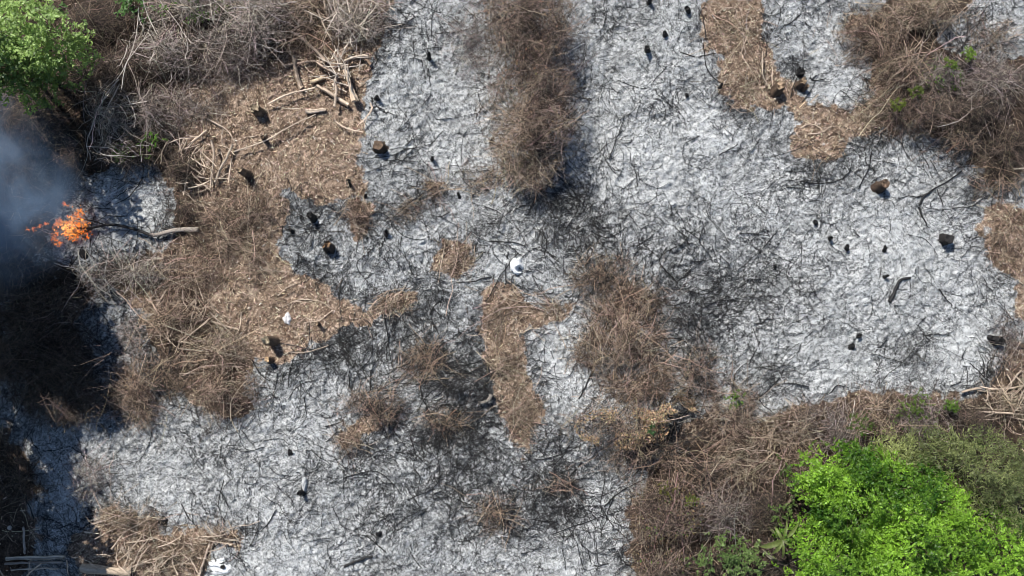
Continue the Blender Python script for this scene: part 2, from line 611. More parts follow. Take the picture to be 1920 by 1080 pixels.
# fine black twigs
x, y = scatter(150000, lambda x, y: (1 - sstep(.35, .6, field(F_LIT, x, y))) * np.clip(0.12 + 0.28 * field(F_FUEL, x, y) - 0.15 * field(F_WHT, x, y), 0, 1))
n = len(x)
L = np.where(rng.random(n) < .15, rng.uniform(.3, .8, n), rng.gamma(2.0, 0.08, n) + 0.05)
X, Y = wander(x, y, L, 5, 1.3)
r = rng.uniform(.0020, .0052, n)
g = Geo().tubes(np.stack([X, Y, lay(X, Y, .006, .015)], -1), taper(n, 5, r, r * .5), 3, vary(n, (.022, .021, .021), .4))
x, y = scatter(52000, lambda x, y: (1 - sstep(.35, .6, field(F_LIT, x, y))) * np.clip(0.09 + 0.60 * field(F_FUEL, x, y) ** 1.2, 0, 1) * sstep(.25, .6, fbm(x, y, 1.1, 57)))
n = len(x)
L = rng.gamma(3.0, 0.11, n) + 0.14
X, Y = wander(x, y, L, 7, 1.2, .6)
r = rng.uniform(.0040, .0072, n)
g.tubes(np.stack([X, Y, lay(X, Y, .012, .02)], -1), taper(n, 7, r, r * .5), 4, vary(n, (.019, .018, .018), .35))
tag(g.build("charred_twigs", M_CHAR), "fine black burnt twigs strewn over the pale ash", "burnt twigs", kind="stuff")

# twigs burnt to white ash
x, y = scatter(100000, lambda x, y: (1 - sstep(.3, .55, field(F_LIT, x, y))) * np.clip(0.42 - 0.55 * field(F_CHAR_SHADE, x, y) + .2 * field(F_WHT, x, y), 0.03, 1) * sstep(.3, .62, fbm(x, y, 1.6, 55)))
n = len(x)
L = rng.gamma(2.0, 0.07, n) + 0.05
X, Y = wander(x, y, L, 5, 1.9, .9)
r = rng.uniform(.0022, .0055, n)
g = Geo().tubes(np.stack([X, Y, lay(X, Y, .006, .008)], -1), taper(n, 5, r, r * .6), 3, vary(n, (.64, .655, .66), .12, .01))
tag(g.build("white_ash_twigs", M_STEM), "curled white ash threads of burnt out twigs", "ash twigs", kind="stuff")

# shredded wood chips
x, y = scatter(190000, lambda x, y: sstep(.42, .62, field(F_LIT, x, y)) * (0.35 + .6 * noise(x, y, 2.5, 66)) * (1 - .9 * field(F_SHADE, x, y)))
n = len(x)
L = rng.gamma(2.2, 0.014, n) + 0.014
X, Y = wander(x, y, L, 3, .4, .2)
r = rng.uniform(.003, .009, n)
cc = np.where(rng.random((n, 1)) < .45, vary(n, (.64, .52, .40), .25), vary(n, (.15, .10, .07), .5))
g = Geo().tubes(np.stack([X, Y, lay(X, Y, .010, .014)], -1), taper(n, 3, r, r * .7), 3, cc)
tag(g.build("wood_chips", M_STEM), "tan and brown shredded wood chips over the soil", "wood chips", kind="stuff")

# thin dry twigs in the litter
x, y = scatter(42000, lambda x, y: sstep(.40, .62, field(F_LIT, x, y)) * (0.25 + .6 * noise(x, y, 1.5, 67)) * (1 - .6 * field(F_SHADE, x, y)))
n = len(x)
L = np.where(rng.random(n) < .12, rng.uniform(.3, .9, n), rng.gamma(2.2, 0.09, n) + 0.06)
X, Y = wander(x, y, L, 5, .8)
r = rng.uniform(.002, .0055, n)
cc = np.where(rng.random((n, 1)) < .5, vary(n, (.50, .39, .29), .25), vary(n, (.13, .09, .064), .4))
g = Geo().tubes(np.stack([X, Y, lay(X, Y, .01, .02)], -1), taper(n, 5, r, r * .5), 3, cc)
tag(g.build("dry_twigs", M_STEM), "thin dry tan twigs lying in the brown litter", "dry twigs", kind="stuff")

# ------------------------------------------------------------------ named places, used to say where a branch lies
MARKS = {
    "leafy corner tree": (70, 90), "open flames": (130, 425), "log pile": (630, 150), "grey stick heap": (385, 310),
    "tall leaning post": (515, 640), "white stone": (538, 597), "orange-topped stump": (622, 465), "round brown stump": (712, 278),
    "long brush strip": (1000, 170), "tall black stake": (1215, 95), "split pale stump": (1455, 172), "shadowed brown stump": (1648, 352),
    "hooked black limb": (1684, 540), "snowy ash mound": (972, 500), "square litter patch": (855, 480), "golden leafy bush": (1190, 785),
    "bright green bush": (1680, 980), "olive bush": (1870, 880), "broad-leaved plant": (1465, 1012), "winding litter tongue": (960, 680),
    "black brush tangle": (860, 730), "hollow log": (205, 1065), "shaded thicket": (80, 680), "ash ridge hole": (565, 925),
    "charred thicket edge": (1280, 610), "litter cape": (1550, 250), "single green tuft": (1380, 745), "black root stump": (1868, 640),
    "bare brown bank": (1880, 440), "stick fan": (1890, 730), "grey scrub bank": (1840, 150), "dark pit": (306, 975),
    "brown brush dome": (1160, 640), "pale brush knoll": (930, 960), "smouldering corner": (1040, 950), "two dark stubs": (1570, 455),
}
MK = list(MARKS.keys())
MP = np.array([MARKS[k] for k in MK], float)


def where(px, py):
    dd = (MP[:, 0] - px) ** 2 + (MP[:, 1] - py) ** 2
    i = np.argsort(dd)
    return MK[i[0]], MK[i[1]]


def stick_words(pts, r):
    p = np.asarray(pts)
    L = np.linalg.norm(np.diff(p, axis=0), axis=1).sum()
    chord = np.linalg.norm(p[-1] - p[0])
    size = "short" if L < .38 else "long" if L > .85 else "mid-length"
    thick = "stout" if r > .016 else "thin" if r < .0085 else "slender"
    bend = "straight" if chord / L > .965 else "bowed" if chord / L > .85 else "crooked"
    return size, thick, bend, L


pending = []          # (object, describe, noun, where text, length) : labelled when all are known


def queue(o, words, noun, px, py, L):
    pending.append((o, words, noun, px, py, L))


ORD = ["longest", "second longest", "third longest", "fourth longest", "fifth longest", "sixth longest", "seventh longest", "eighth longest"]


def flush_labels():
    from collections import defaultdict
    d0 = defaultdict(list)
    for it in pending:
        o, words, noun, px, py, L = it
        a, b = where(px, py)
        d0[(noun, words, a, b)].append(it)
    for (noun, words, a, b), its in d0.items():
        its.sort(key=lambda t: -t[5])
        for k, it in enumerate(its):
            pre = "" if len(its) == 1 else ORD[min(k, 7)] + " "
            it[0]["label"] = f"{pre}{words} {noun} between {a} and {b}"


def smooth_path(pts, K):
    p = np.asarray(pts, float)
    if len(p) == 2:
        t = np.linspace(0, 1, K)
        return p[0][None] * (1 - t)[:, None] + p[1][None] * t[:, None]
    pp = np.concatenate([[2 * p[0] - p[1]], p, [2 * p[-1] - p[-2]]])
    out = []
    m = len(p) - 1
    for s in np.linspace(0, m - 1e-6, K):
        i = int(s)
        t = s - i
        p0, p1, p2, p3 = pp[i], pp[i + 1], pp[i + 2], pp[i + 3]
        out.append(0.5 * (2 * p1 + (p2 - p0) * t + (2 * p0 - 5 * p1 + 4 * p2 - p3) * t * t + (3 * p1 - p0 - 3 * p2 + p3) * t ** 3))
    return np.array(out)


def branch_geo(path2, r0, r1, lift, color, sides=6, forks=0, color2=None, zarr=None, wob=.012, cap=True):
    """a branch along ground points; returns geometry and its middle"""
    K = max(6, min(14, int(len(path2) * 3))) if sides < 9 else 12
    p = smooth_path(path2, K)
    p = p + rng.normal(0, wob, p.shape) * np.linspace(.3, 1, K)[:, None]
    z = relief(p[:, 0], p[:, 1]) + max(r0, r1) * .7 + lift
    z = z + (zarr if zarr is not None else np.abs(rng.normal(0, .008, K)))
    pts = np.concatenate([p, z[:, None]], 1)
    t = np.linspace(0, 1, K)
    rad = (r0 * (1 - t) + r1 * t) * (1 + rng.normal(0, .10, K))
    c = np.tile(np.asarray(color)[None], (K, 1)) * np.exp(rng.normal(0, .12, (K, 1)))
    if color2 is not None:
        c = c * (1 - t[:, None]) + np.asarray(color2)[None] * t[:, None]
    g = Geo().tubes(pts[None], rad[None], sides, c[None], caps=cap, ridge=.13 if sides > 8 else .06)
    for f in range(forks):
        i = rnd.randrange(1, K - 1)
        L = rnd.uniform(.25, .6) * np.linalg.norm(p[-1] - p[0])
        a = math.atan2(*(p[min(i + 1, K - 1)] - p[i - 1])[::-1]) + rnd.choice((-1, 1)) * rnd.uniform(.4, 1.0)
        q = pts[i][None] + np.linspace(0, 1, 5)[:, None] * np.array([math.cos(a) * L, math.sin(a) * L, rnd.uniform(0, .05)])[None]
        q[1:, :2] += rng.normal(0, .012 + .04 * L, (4, 2)) * .6
        q[:, 2] = np.maximum(q[:, 2], relief(q[:, 0], q[:, 1]) + .005)
        g.tubes(q[None], np.linspace(rad[i] * .65, rad[i] * .25, 5)[None], max(4, sides - 1), c[i])
    mid = pts[K // 2].copy()
    return g, mid, pts


# ------------------------------------------------------------------ black branches on the ash
BLACK = [  # pixels, radius cm at both ends, forks
    ([(1665, 566), (1675, 545), (1684, 526), (1703, 521)], 3.6, 2.4, 0), ([(1703, 521), (1705, 545), (1700, 560), (1685, 562)], .8, .5, 0),
    ([(1760, 543), (1772, 557), (1787, 575)], 1.3, .8, 0), ([(1805, 320), (1778, 340), (1750, 355), (1730, 370), (1722, 388)], 1.0, 2.2, 1),
    ([(1722, 388), (1730, 410), (1741, 427)], 2.2, .8, 0), ([(1712, 258), (1745, 320), (1768, 385), (1790, 430)], .9, .6, 2),
    ([(1690, 255), (1700, 290), (1745, 330)], .9, .5, 1), ([(1852, 702), (1854, 680), (1868, 669), (1885, 674), (1900, 690)], 1.0, .7, 0),
    ([(1275, 97), (1308, 107), (1340, 100)], 1.2, .8, 0), ([(1280, 427), (1305, 445), (1320, 465), (1335, 482)], 1.0, .7, 1),
    ([(1260, 465), (1247, 490), (1226, 515)], 1.0, .6, 2), ([(1295, 492), (1315, 489), (1336, 487)], 1.3, .6, 0),
    ([(1296, 508), (1280, 522), (1260, 536)], 1.2, .6, 1), ([(1348, 291), (1385, 270)], 1.5, .8, 0), ([(1108, 434), (1140, 446), (1176, 425)], 1.4, .7, 2),
    ([(1160, 150), (1190, 162), (1215, 164), (1250, 125)], .9, .7, 1), ([(1270, 78), (1285, 48), (1296, 66)], .8, .6, 0),
    ([(825, 862), (845, 846), (870, 855), (885, 890)], 1.0, .8, 1), ([(770, 1020), (775, 1045), (800, 1075)], 1.0, .7, 1), ([(645, 1062), (672, 1050), (700, 1043)], 2.4, 1.8, 0),
    ([(962, 890), (1025, 922), (1085, 965)], .9, .6, 2), ([(1175, 950), (1110, 975), (1040, 1000)], .9, .7, 1), ([(1150, 930), (1135, 975), (1125, 1015)], .9, .6, 0),
    ([(1090, 866), (1065, 902)], 1.6, 1.2, 0), ([(1112, 694), (1100, 720), (1085, 746)], 2.0, 1.4, 1), ([(1105, 760), (1092, 776)], .9, .6, 0),
    ([(1300, 590), (1305, 610), (1318, 618)], 2.0, 1.2, 0), ([(1410, 740), (1450, 775)], 1.2, .7, 0), ([(1425, 640), (1410, 670), (1405, 690)], 1.2, .8, 1),
    ([(1500, 340), (1530, 345), (1570, 340), (1590, 325), (1600, 300)], 1.1, .8, 1), ([(1495, 300), (1520, 290), (1545, 295), (1560, 310)], 1.0, .7, 1),
    ([(1560, 280), (1600, 280), (1620, 305)], .9, .6, 0), ([(1470, 320), (1500, 322), (1545, 312)], .9, .6, 2), ([(1530, 290), (1535, 305), (1552, 300)], .7, .5, 0),
    ([(1500, 28), (1480, 45), (1462, 55)], 1.4, .8, 0), ([(1520, 140), (1525, 150), (1545, 148)], 1.3, .9, 0), ([(735, 49), (760, 47), (780, 52)], 1.4, .8, 1),
    ([(805, 590), (815, 575), (825, 565)], 1.6, 1.0, 0), ([(612, 650), (650, 640), (685, 645)], .9, .7, 1), ([(540, 660), (575, 656), (620, 645)], .8, .6, 1),
    ([(570, 745), (575, 775), (568, 800)], .9, .7, 1), ([(520, 700), (518, 730)], .9, .6, 0), ([(735, 640), (770, 628), (800, 615)], 1.0, .7, 1),
    ([(680, 680), (690, 660), (730, 640)], .9, .6, 0), ([(610, 800), (640, 790), (655, 770)], 1.1, .8, 0), ([(790, 830), (795, 860)], 1.2, .8, 0), ([(770, 820), (785, 868)], 1.0, .8, 0),
    ([(835, 700), (870, 700), (905, 690)], 1.6, 1.0, 1), ([(850, 690), (890, 680), (915, 668)], 1.2, .8, 0), ([(840, 640), (870, 620), (905, 625)], 1.0, .7, 1),
    ([(690, 300), (745, 290), (765, 280)], .8, .6, 0), ([(740, 305), (748, 285), (780, 278)], 1.0, .7, 1), ([(790, 110), (800, 140), (840, 155)], .7, .6, 1),
    ([(900, 440), (890, 470), (875, 500)], .9, .7, 0), ([(920, 452), (960, 455), (985, 460)], 1.3, .9, 1), ([(945, 475), (955, 490), (955, 510)], .8, .6, 0),
    ([(1020, 480), (1025, 450), (1010, 430)], 1.0, .6, 1), ([(960, 420), (930, 395), (885, 380)], .8, .6, 1), ([(740, 425), (760, 445), (800, 450)], .8, .6, 1),
    ([(750, 470), (755, 440), (765, 410)], 1.0, .7, 1), ([(830, 510), (850, 500), (870, 480)], .9, .6, 1), ([(660, 365), (640, 395), (645, 410)], .9, .6, 0),
    ([(340, 945), (355, 970), (370, 985)], 1.1, .8, 2), ([(420, 900), (410, 950), (425, 980)], .7, .5, 1), ([(130, 835), (150, 850), (175, 875)], .9, .7, 1),
    ([(440, 1000), (450, 1040), (465, 1070)], .8, .6, 0), ([(60, 830), (85, 845), (120, 840)], .9, .6, 1), ([(200, 385), (225, 365), (262, 345)], .9, .6, 1),
    ([(1770, 545), (1800, 555), (1830, 552)], .7, .5, 0), ([(1848, 520), (1858, 540), (1868, 545)], .9, .6, 0), ([(1730, 630), (1760, 627), (1790, 628)], 1.0, .8, 1),
    ([(1820, 680), (1850, 710), (1870, 720)], 1.1, .8, 0), ([(1640, 660), (1670, 635), (1700, 625)], .9, .7, 1), ([(1600, 430), (1612, 445), (1590, 420)], .8, .6, 0),
    ([(1700, 440), (1735, 450), (1755, 475)], .9, .6, 1), ([(1490, 480), (1475, 510), (1490, 540)], .8, .5, 0), ([(1650, 500), (1645, 530)], .8, .6, 0),
]


def black_branch(path_px, r0, r1, forks, seed_lift=0.0):
    pts2 = [P(px, py) for px, py in path_px]
    tone = rnd.uniform(.012, .03)
    g, mid, pts = branch_geo(pts2, r0 / 100, r1 / 100, seed_lift, (tone, tone * .97, tone * .96), 6, forks)
    o = g.build("charred_branch", M_CHAR, None, mid)
    size, thick, bend, L = stick_words(pts, max(r0, r1) / 100)
    if forks:
        bend = "forked"
    tag(o, None, "branch", "charred branches lying on the ash")
    cx = sum(p[0] for p in path_px) / len(path_px)
    cy = sum(p[1] for p in path_px) / len(path_px)
    queue(o, f"{size} {thick} {bend} black", "branch", cx, cy, L)


for path, a, b, f in BLACK:
    black_branch(path, a, b, f)
cnt = len(BLACK)
tries = 0
while cnt < 290 and tries < 60000:
    tries += 1
    px, py = rnd.uniform(20, 1900), rnd.uniform(5, 1075)
    X0, Y0 = P(px, py)
    if field(F_LIT, X0, Y0) > .45 or rnd.random() > .04 + .96 * min(1, field(F_FUEL, X0, Y0) * 1.6) ** 1.3:
        continue
    L = min(110, rnd.gammavariate(3.0, 15) + 22)
    th = rnd.uniform(0, 2 * math.pi)
    c = rnd.gauss(0, .9)
    path = [(px + math.cos(th) * -L / 2, py + math.sin(th) * -L / 2), (px - math.sin(th) * c * L * .18, py + math.cos(th) * c * L * .18),
            (px + math.cos(th) * L / 2, py + math.sin(th) * L / 2)]
    a = rnd.uniform(.55, 1.15)
    black_branch(path, a, a * .55, rnd.choice((0, 0, 1, 1, 2)), rnd.uniform(0, .03))
    cnt += 1

# ------------------------------------------------------------------ pale dry sticks in the litter
STICKS = [
    ([(445, 287), (500, 268), (548, 241), (596, 218)], 1.6, 1.2), ([(507, 199), (548, 179), (594, 168)], 1.9, 1.6), ([(630, 229), (654, 244), (683, 250)], 1.4, 1.0),
    ([(697, 197), (700, 210), (678, 236)], 1.8, 1.2), ([(545, 24), (563, 17), (581, 0)], 2.3, 1.8), ([(567, 23), (596, 31), (632, 42)], 1.7, 1.4),
    ([(599, 24), (611, 53), (625, 79)], 1.6, 1.3), ([(548, 65), (577, 41)], 2.0, 1.6), ([(654, 26), (660, 60)], 2.2, 1.8), ([(608, 0), (613, 30)], 1.8, 1.4),
    ([(403, 266), (407, 293), (404, 324), (400, 355)], 2.2, 1.3), ([(351, 306), (366, 317), (382, 330)], 1.7, 1.2), ([(361, 291), (357, 328), (350, 367)], 1.6, 1.1),
    ([(359, 355), (380, 350), (400, 341)], 1.6, 1.2), ([(353, 260), (341, 293)], 1.5, 1.1), ([(360, 262), (347, 292)], 1.4, 1.0), ([(392, 247), (357, 275)], 2.0, 1.4),
    ([(368, 268), (352, 290)], 1.3, 1.0), ([(393, 225), (429, 246), (443, 268)], 1.5, 1.0), ([(420, 250), (422, 275)], 1.3, 1.0), ([(440, 300), (435, 345)], 1.2, .9),
    ([(365, 298), (385, 312), (402, 320)], 1.3, 1.0), ([(372, 332), (400, 338)], 1.4, 1.1), ([(415, 285), (424, 305)], 1.1, .9), ([(382, 275), (383, 300)], 1.1, .8),
    ([(367, 562), (350, 588), (342, 630)], 2.2, 1.3), ([(398, 602), (427, 612), (447, 617)], 1.9, 1.5), ([(397, 585), (420, 608), (442, 630)], 1.4, 1.0),
    ([(397, 597), (367, 622), (338, 640)], 1.4, 1.0), ([(455, 585), (452, 612), (440, 638)], 1.2, .9), ([(317, 588), (337, 622)], 1.5, 1.1), ([(342, 640), (360, 642), (383, 652)], 1.4, 1.0),
    ([(317, 545), (300, 572)], 1.6, 1.2), ([(337, 700), (393, 700)], 1.1, .9), ([(357, 685), (410, 675), (457, 673)], 1.1, .8), ([(315, 570), (345, 570)], 1.2, 1.0),
    ([(325, 550), (350, 565), (375, 580)], 1.1, .8), ([(530, 575), (560, 562), (600, 566), (620, 578)], 1.0, .8), ([(570, 605), (600, 600), (622, 582)], 1.0, .8),
    ([(575, 605), (572, 620)], 1.4, 1.0), ([(540, 660), (575, 660), (615, 648)], 1.1, .8), ([(552, 622), (575, 655)], .8, .6), ([(520, 555), (535, 540), (560, 530)], .9, .7),
    ([(1790, 232), (1765, 235), (1824, 210), (1770, 233)][:2] + [], 1.1, .8), ([(1757, 235), (1790, 228), (1822, 203)], 1.3, .8), ([(1848, 165), (1838, 190)], .9, .7),
    ([(1895, 318), (1920, 316)], 1.6, 1.2), ([(1915, 695), (1900, 708), (1885, 728)], 2.0, 1.4), ([(1850, 731), (1885, 728), (1918, 722)], 1.9, 1.4), ([(1830, 732), (1870, 736), (1900, 738)], 1.5, 1.1),
    ([(1918, 738), (1895, 745), (1872, 753)], 1.4, 1.0), ([(1830, 770), (1880, 773), (1925, 777)], 1.9, 1.4), ([(1840, 748), (1856, 768)], 1.4, 1.0), ([(1738, 820), (1765, 825), (1785, 832)], 2.2, 1.3),
    ([(1740, 815), (1765, 808), (1780, 800)], 1.2, .8), ([(1800, 735), (1830, 728), (1850, 735)], 2.6, 1.6), ([(1885, 780), (1925, 788)], 1.8, 1.4), ([(1885, 700), (1892, 720), (1880, 735)], 1.2, .9),
    ([(1345, 25), (1360, 15), (1380, 20), (1375, 40)], .9, .6), ([(1400, 70), (1390, 100), (1405, 130)], 1.0, .7), ([(1425, 100), (1425, 140), (1440, 170)], 1.3, .9), ([(1515, 195), (1530, 180)], 1.4, .9),
    ([(1500, 240), (1520, 232), (1540, 240)], 1.1, .8), ([(1515, 252), (1540, 248), (1560, 235)], 1.0, .7), ([(1490, 245), (1500, 260), (1515, 262)], 1.0, .7), ([(1450, 115), (1447, 150), (1455, 185)], 1.0, .7),
    ([(835, 452), (828, 490), (822, 530)], .9, .7), ([(890, 460), (888, 490), (880, 505)], .9, .7), ([(915, 600), (910, 640), (910, 655)], .9, .7), ([(930, 665), (950, 690), (985, 700)], 1.0, .7),
    ([(925, 545), (970, 565), (1050, 570)], .9, .7), ([(700, 560), (730, 545), (770, 540)], 1.0, .7), ([(735, 550), (718, 580)], .9, .7), ([(660, 415), (685, 440), (690, 435)], .9, .7),
    ([(225, 1000), (275, 975), (285, 960)], 1.6, 1.2), ([(216, 1025), (235, 1000), (248, 988)], 1.8, 1.2), ([(186, 1006), (225, 985)], 1.4, 1.0), ([(240, 1015), (290, 1008)], 1.2, .9),
    ([(250, 1060), (290, 1045), (320, 1038)], 1.6, 1.2), ([(165, 994), (192, 997)], 1.5, 1.1), ([(300, 1070), (310, 1040), (340, 1022)], 1.1, .8), ([(340, 1060), (365, 1035), (350, 1020)], 1.1, .8),
    ([(400, 990), (425, 1010), (442, 1012)], 1.1, .8), ([(395, 1010), (440, 1018)], 1.2, .9), ([(270, 1078), (300, 1052), (320, 1075)], 1.1, .8), ([(430, 975), (440, 1003)], .9, .7),
    ([(55, 1080), (72, 1062), (88, 1050)], 1.8, 1.3), ([(5, 1060), (18, 1080)], 1.6, 1.2), ([(133, 1045), (136, 1072)], 1.2, .9), ([(270, 265), (240, 330), (250, 345)], .8, .6),
]
STICKS = [s for s in STICKS if len(s[0]) > 1]


def dry_stick(path_px, r0, r1, lift=None, tone=None):
    if lift is None:
        lift = .02 if r0 < 1.15 else rnd.uniform(.06, .2)
    pts2 = [P(px, py) for px, py in path_px]
    k = rnd.uniform(.75, 1.25)
    c = (.50 * k, .40 * k, .31 * k) if tone is None else tuple(t * k for t in tone)
    g, mid, pts = branch_geo(pts2, r0 / 100, r1 / 100, lift, c, 6, rnd.choice((0, 0, 0, 1)), wob=.005)
    o = g.build("dry_stick", M_WOOD, None, mid)
    size, thick, bend, L = stick_words(pts, max(r0, r1) / 100)
    tag(o, None, "stick", "pale dry sticks in the brown litter")
    cx = sum(p[0] for p in path_px) / len(path_px)
    cy = sum(p[1] for p in path_px) / len(path_px)
    queue(o, f"{size} {thick} {bend} tan", "stick", cx, cy, L)


for path, a, b in STICKS:
    dry_stick(path, a, b)
cnt = len(STICKS)
HEAPS = [(665, 38, 55, 38, 1.6, 42), (640, 130, 45, 40, 1.4, 26), (385, 310, 45, 45, 1.2, 24), (345, 600, 60, 45, 1.0, 26), (290, 1040, 110, 34, 1.2, 38),
         (410, 1004, 32, 16, 1.0, 10), (1885, 745, 45, 35, 1.2, 16), (380, 660, 70, 50, .8, 14), (730, 570, 45, 20, .8, 8), (960, 600, 60, 40, .8, 8), (965, 740, 30, 70, .8, 8)]
for (hx, hy, ax, ay, rr, n) in HEAPS:
    for i in range(n):
        if cnt >= 298:
            break
        px, py = hx + rnd.gauss(0, .5) * ax, hy + rnd.gauss(0, .5) * ay
        L = rnd.uniform(18, 62)
        th = rnd.uniform(0, 2 * math.pi)
        c = rnd.gauss(0, .5)
        path = [(px - math.cos(th) * L / 2, py - math.sin(th) * L / 2), (px - math.sin(th) * c * L * .15, py + math.cos(th) * c * L * .15),
                (px + math.cos(th) * L / 2, py + math.sin(th) * L / 2)]
        a = rr * rnd.uniform(.5, 1.0)
        grey = (.50, .43, .36) if hy < 200 else None
        dry_stick(path, a, a * .7, rnd.uniform(.08, .36) if rr > .9 else rnd.uniform(.01, .05), grey)
        cnt += 1

CANES = [[(262, 15), (258, 60), (243, 110), (215, 165)], [(240, 85), (232, 115), (220, 128)], [(225, 150), (200, 180), (183, 220), (165, 270), (172, 300)],
         [(225, 160), (205, 200), (195, 240), (195, 272)], [(215, 165), (190, 200), (175, 245)], [(195, 203), (245, 198), (278, 190)], [(240, 180), (255, 215), (255, 242)],
         [(165, 275), (205, 278), (226, 290)], [(262, 90), (300, 87), (328, 80)], [(290, 95), (282, 118)], [(350, 112), (352, 85), (345, 58)], [(450, 78), (490, 84), (532, 100)],
         [(300, 0), (330, 40), (360, 82)], [(330, 5), (380, 32), (432, 45)], [(400, 0), (440, 32), (505, 52)], [(270, 0), (285, 45), (300, 75)], [(1757, 238), (1795, 228), (1830, 200)]]
for path in CANES:
    pts2 = [P(*p, .6) for p in path]
    g, mid, pts = branch_geo(pts2, .0095, .006, .62, (.52, .46, .40), 6, 2)
    o = tag(g.build("bare_cane", M_WOOD, None, mid), None, "cane", "long pale bare canes over the grey brush")
    size, thick, bend, L = stick_words(pts, .009)
    queue(o, f"{size} pale {bend}", "bare cane", sum(p[0] for p in path) / len(path), sum(p[1] for p in path) / len(path), L)

# ------------------------------------------------------------------ logs
LOGS = [  # pixels, r0, r1 cm, lift m, colour, label
    ([(551, 66), (565, 72), (579, 84), (596, 100), (611, 115)], 2.6, 4.2, .10, (.42, .33, .26), "long bent weathered log reaching from the pile towards the brush"),
    ([(552, 106), (557, 140), (566, 168)], 4.2, 5.6, .06, (.30, .235, .18), "short thick bark-covered log lying upright beside the pile with burnt end"),
    ([(531, 125), (560, 120), (584, 116), (606, 118)], 2.2, 3.4, .05, (.40, .31, .24), "pale pole lying under the short thick bark-covered log"),
    ([(593, 118), (611, 130), (632, 143)], 3.6, 4.6, .14, (.22, .165, .125), "dark brown log in the middle of the pile"),
    ([(641, 123), (654, 147), (667, 195)], 4.4, 5.2, .16, (.50, .39, .29), "thick straight tan pole, longer of the two parallel ones in the pile"),
    ([(654, 150), (663, 172), (673, 193)], 3.6, 4.2, .14, (.47, .36, .27), "straight tan pole, shorter of the two parallel ones in the pile"),
    ([(647, 118), (668, 111), (694, 109)], 3.4, 2.6, .12, (.48, .39, .31), "pale grey log at the pile reaching out towards the ash"),
    ([(664, 117), (685, 113), (697, 124)], 3.0, 4.2, .05, (.20, .14, .10), "short hooked log with burnt orange end next to the ash"),
    ([(596, 163), (616, 174), (636, 187), (656, 200)], 4.0, 4.4, .08, (.45, .355, .27), "bowed pale log along the lower edge of the pile"),
    ([(632, 149), (634, 173), (631, 204)], 2.6, 3.2, .16, (.42, .34, .27), "slim upright-lying log crossing over the bowed pale log"),
    ([(575, 210), (594, 210), (613, 207)], 5.6, 3.6, .04, (.50, .40, .31), "short pale split chunk of wood lying apart below the pile"),
    ([(637, 123), (648, 101), (660, 79)], 2.0, 2.2, .18, (.46, .38, .31), "slender pale pole leaning across the top of the pile"),
    ([(584, 156), (598, 151), (608, 146)], 4.5, 6.0, .05, (.52, .41, .28), "pale torn root chunk at the pile beside the dark brown log"),
    ([(616, 0), (625, 24), (634, 50)], 2.2, 2.6, .12, (.45, .38, .32), "grey straight pole standing out of the twig heap at the frame edge"),
    ([(441, 273), (425, 306), (407, 343)], 3.2, 2.6, .12, (.52, .43, .34), "stout pale pole on top of the grey stick heap"),
    ([(20, 1043), (75, 1042), (128, 1041)], 4.6, 5.0, .08, (.40, .36, .31), "thick grey log in the shade, first of the three parallel ones"),
    ([(15, 1054), (70, 1052), (122, 1051)], 2.4, 2.8, .05, (.36, .31, .27), "slim grey log in the shade, middle of the three parallel ones"),
    ([(25, 1066), (70, 1064), (115, 1063)], 2.4, 2.0, .04, (.36, .31, .26), "slim grey log in the shade, closest to the frame edge"),
    ([(49, 985), (50, 1010), (51, 1036)], 2.6, 2.8, .04, (.28, .24, .21), "short grey pole lying square to the three shaded logs"),
    ([(396, 1016), (386, 1045), (375, 1078)], 2.4, 3.0, .06, (.40, .32, .25), "dark-sided pole along the edge of the stick litter and white ash"),
    ([(897, 755), (915, 750), (922, 738)], 3.5, 4.5, .10, (.30, .27, .23), "short grey slab of wood over a black hollow"),
]
for path, r0, r1, lift, c, lab in LOGS:
    g, mid, pts = branch_geo([P(*p) for p in path], r0 / 126, r1 / 126, lift, c, 10, 0, None, None, .005)
    o = g.build("log", M_WOOD, None, mid)
    tag(o, lab, "log", "cut logs and poles")

# the hollow log: bark, and its burnt hollow core as a part
p0, p1 = P(160, 1061), P(252, 1069)
t = np.linspace(0, 1, 12)
pts = np.stack([p0[0] * (1 - t) + p1[0] * t, p0[1] * (1 - t) + p1[1] * t, np.full(12, .10)], -1)
pts[:, 2] += relief(pts[:, 0], pts[:, 1])
rad = .078 + .012 * np.sin(t * 7)
root = empty("hollow_log", pts[6])
tag(root, "thick pale log with a hollow burnt end in the stick litter", "log")
a = np.arange(14) / 14 * 2 * math.pi
g = Geo()
g.tubes(pts[None], rad[None], 14, (.36, .29, .22), ridge=.10)
g.build("bark", M_WOOD, root)
inner = np.stack([pts[-1] + (pts[-1] - pts[-2]) * s for s in (.05, -1.0, -2.2)])
Geo().tubes(inner[None], np.array([[.088, .06, .05]]), 14, (.012, .011, .010), caps=True).build("hollow", M_CHAR, root)

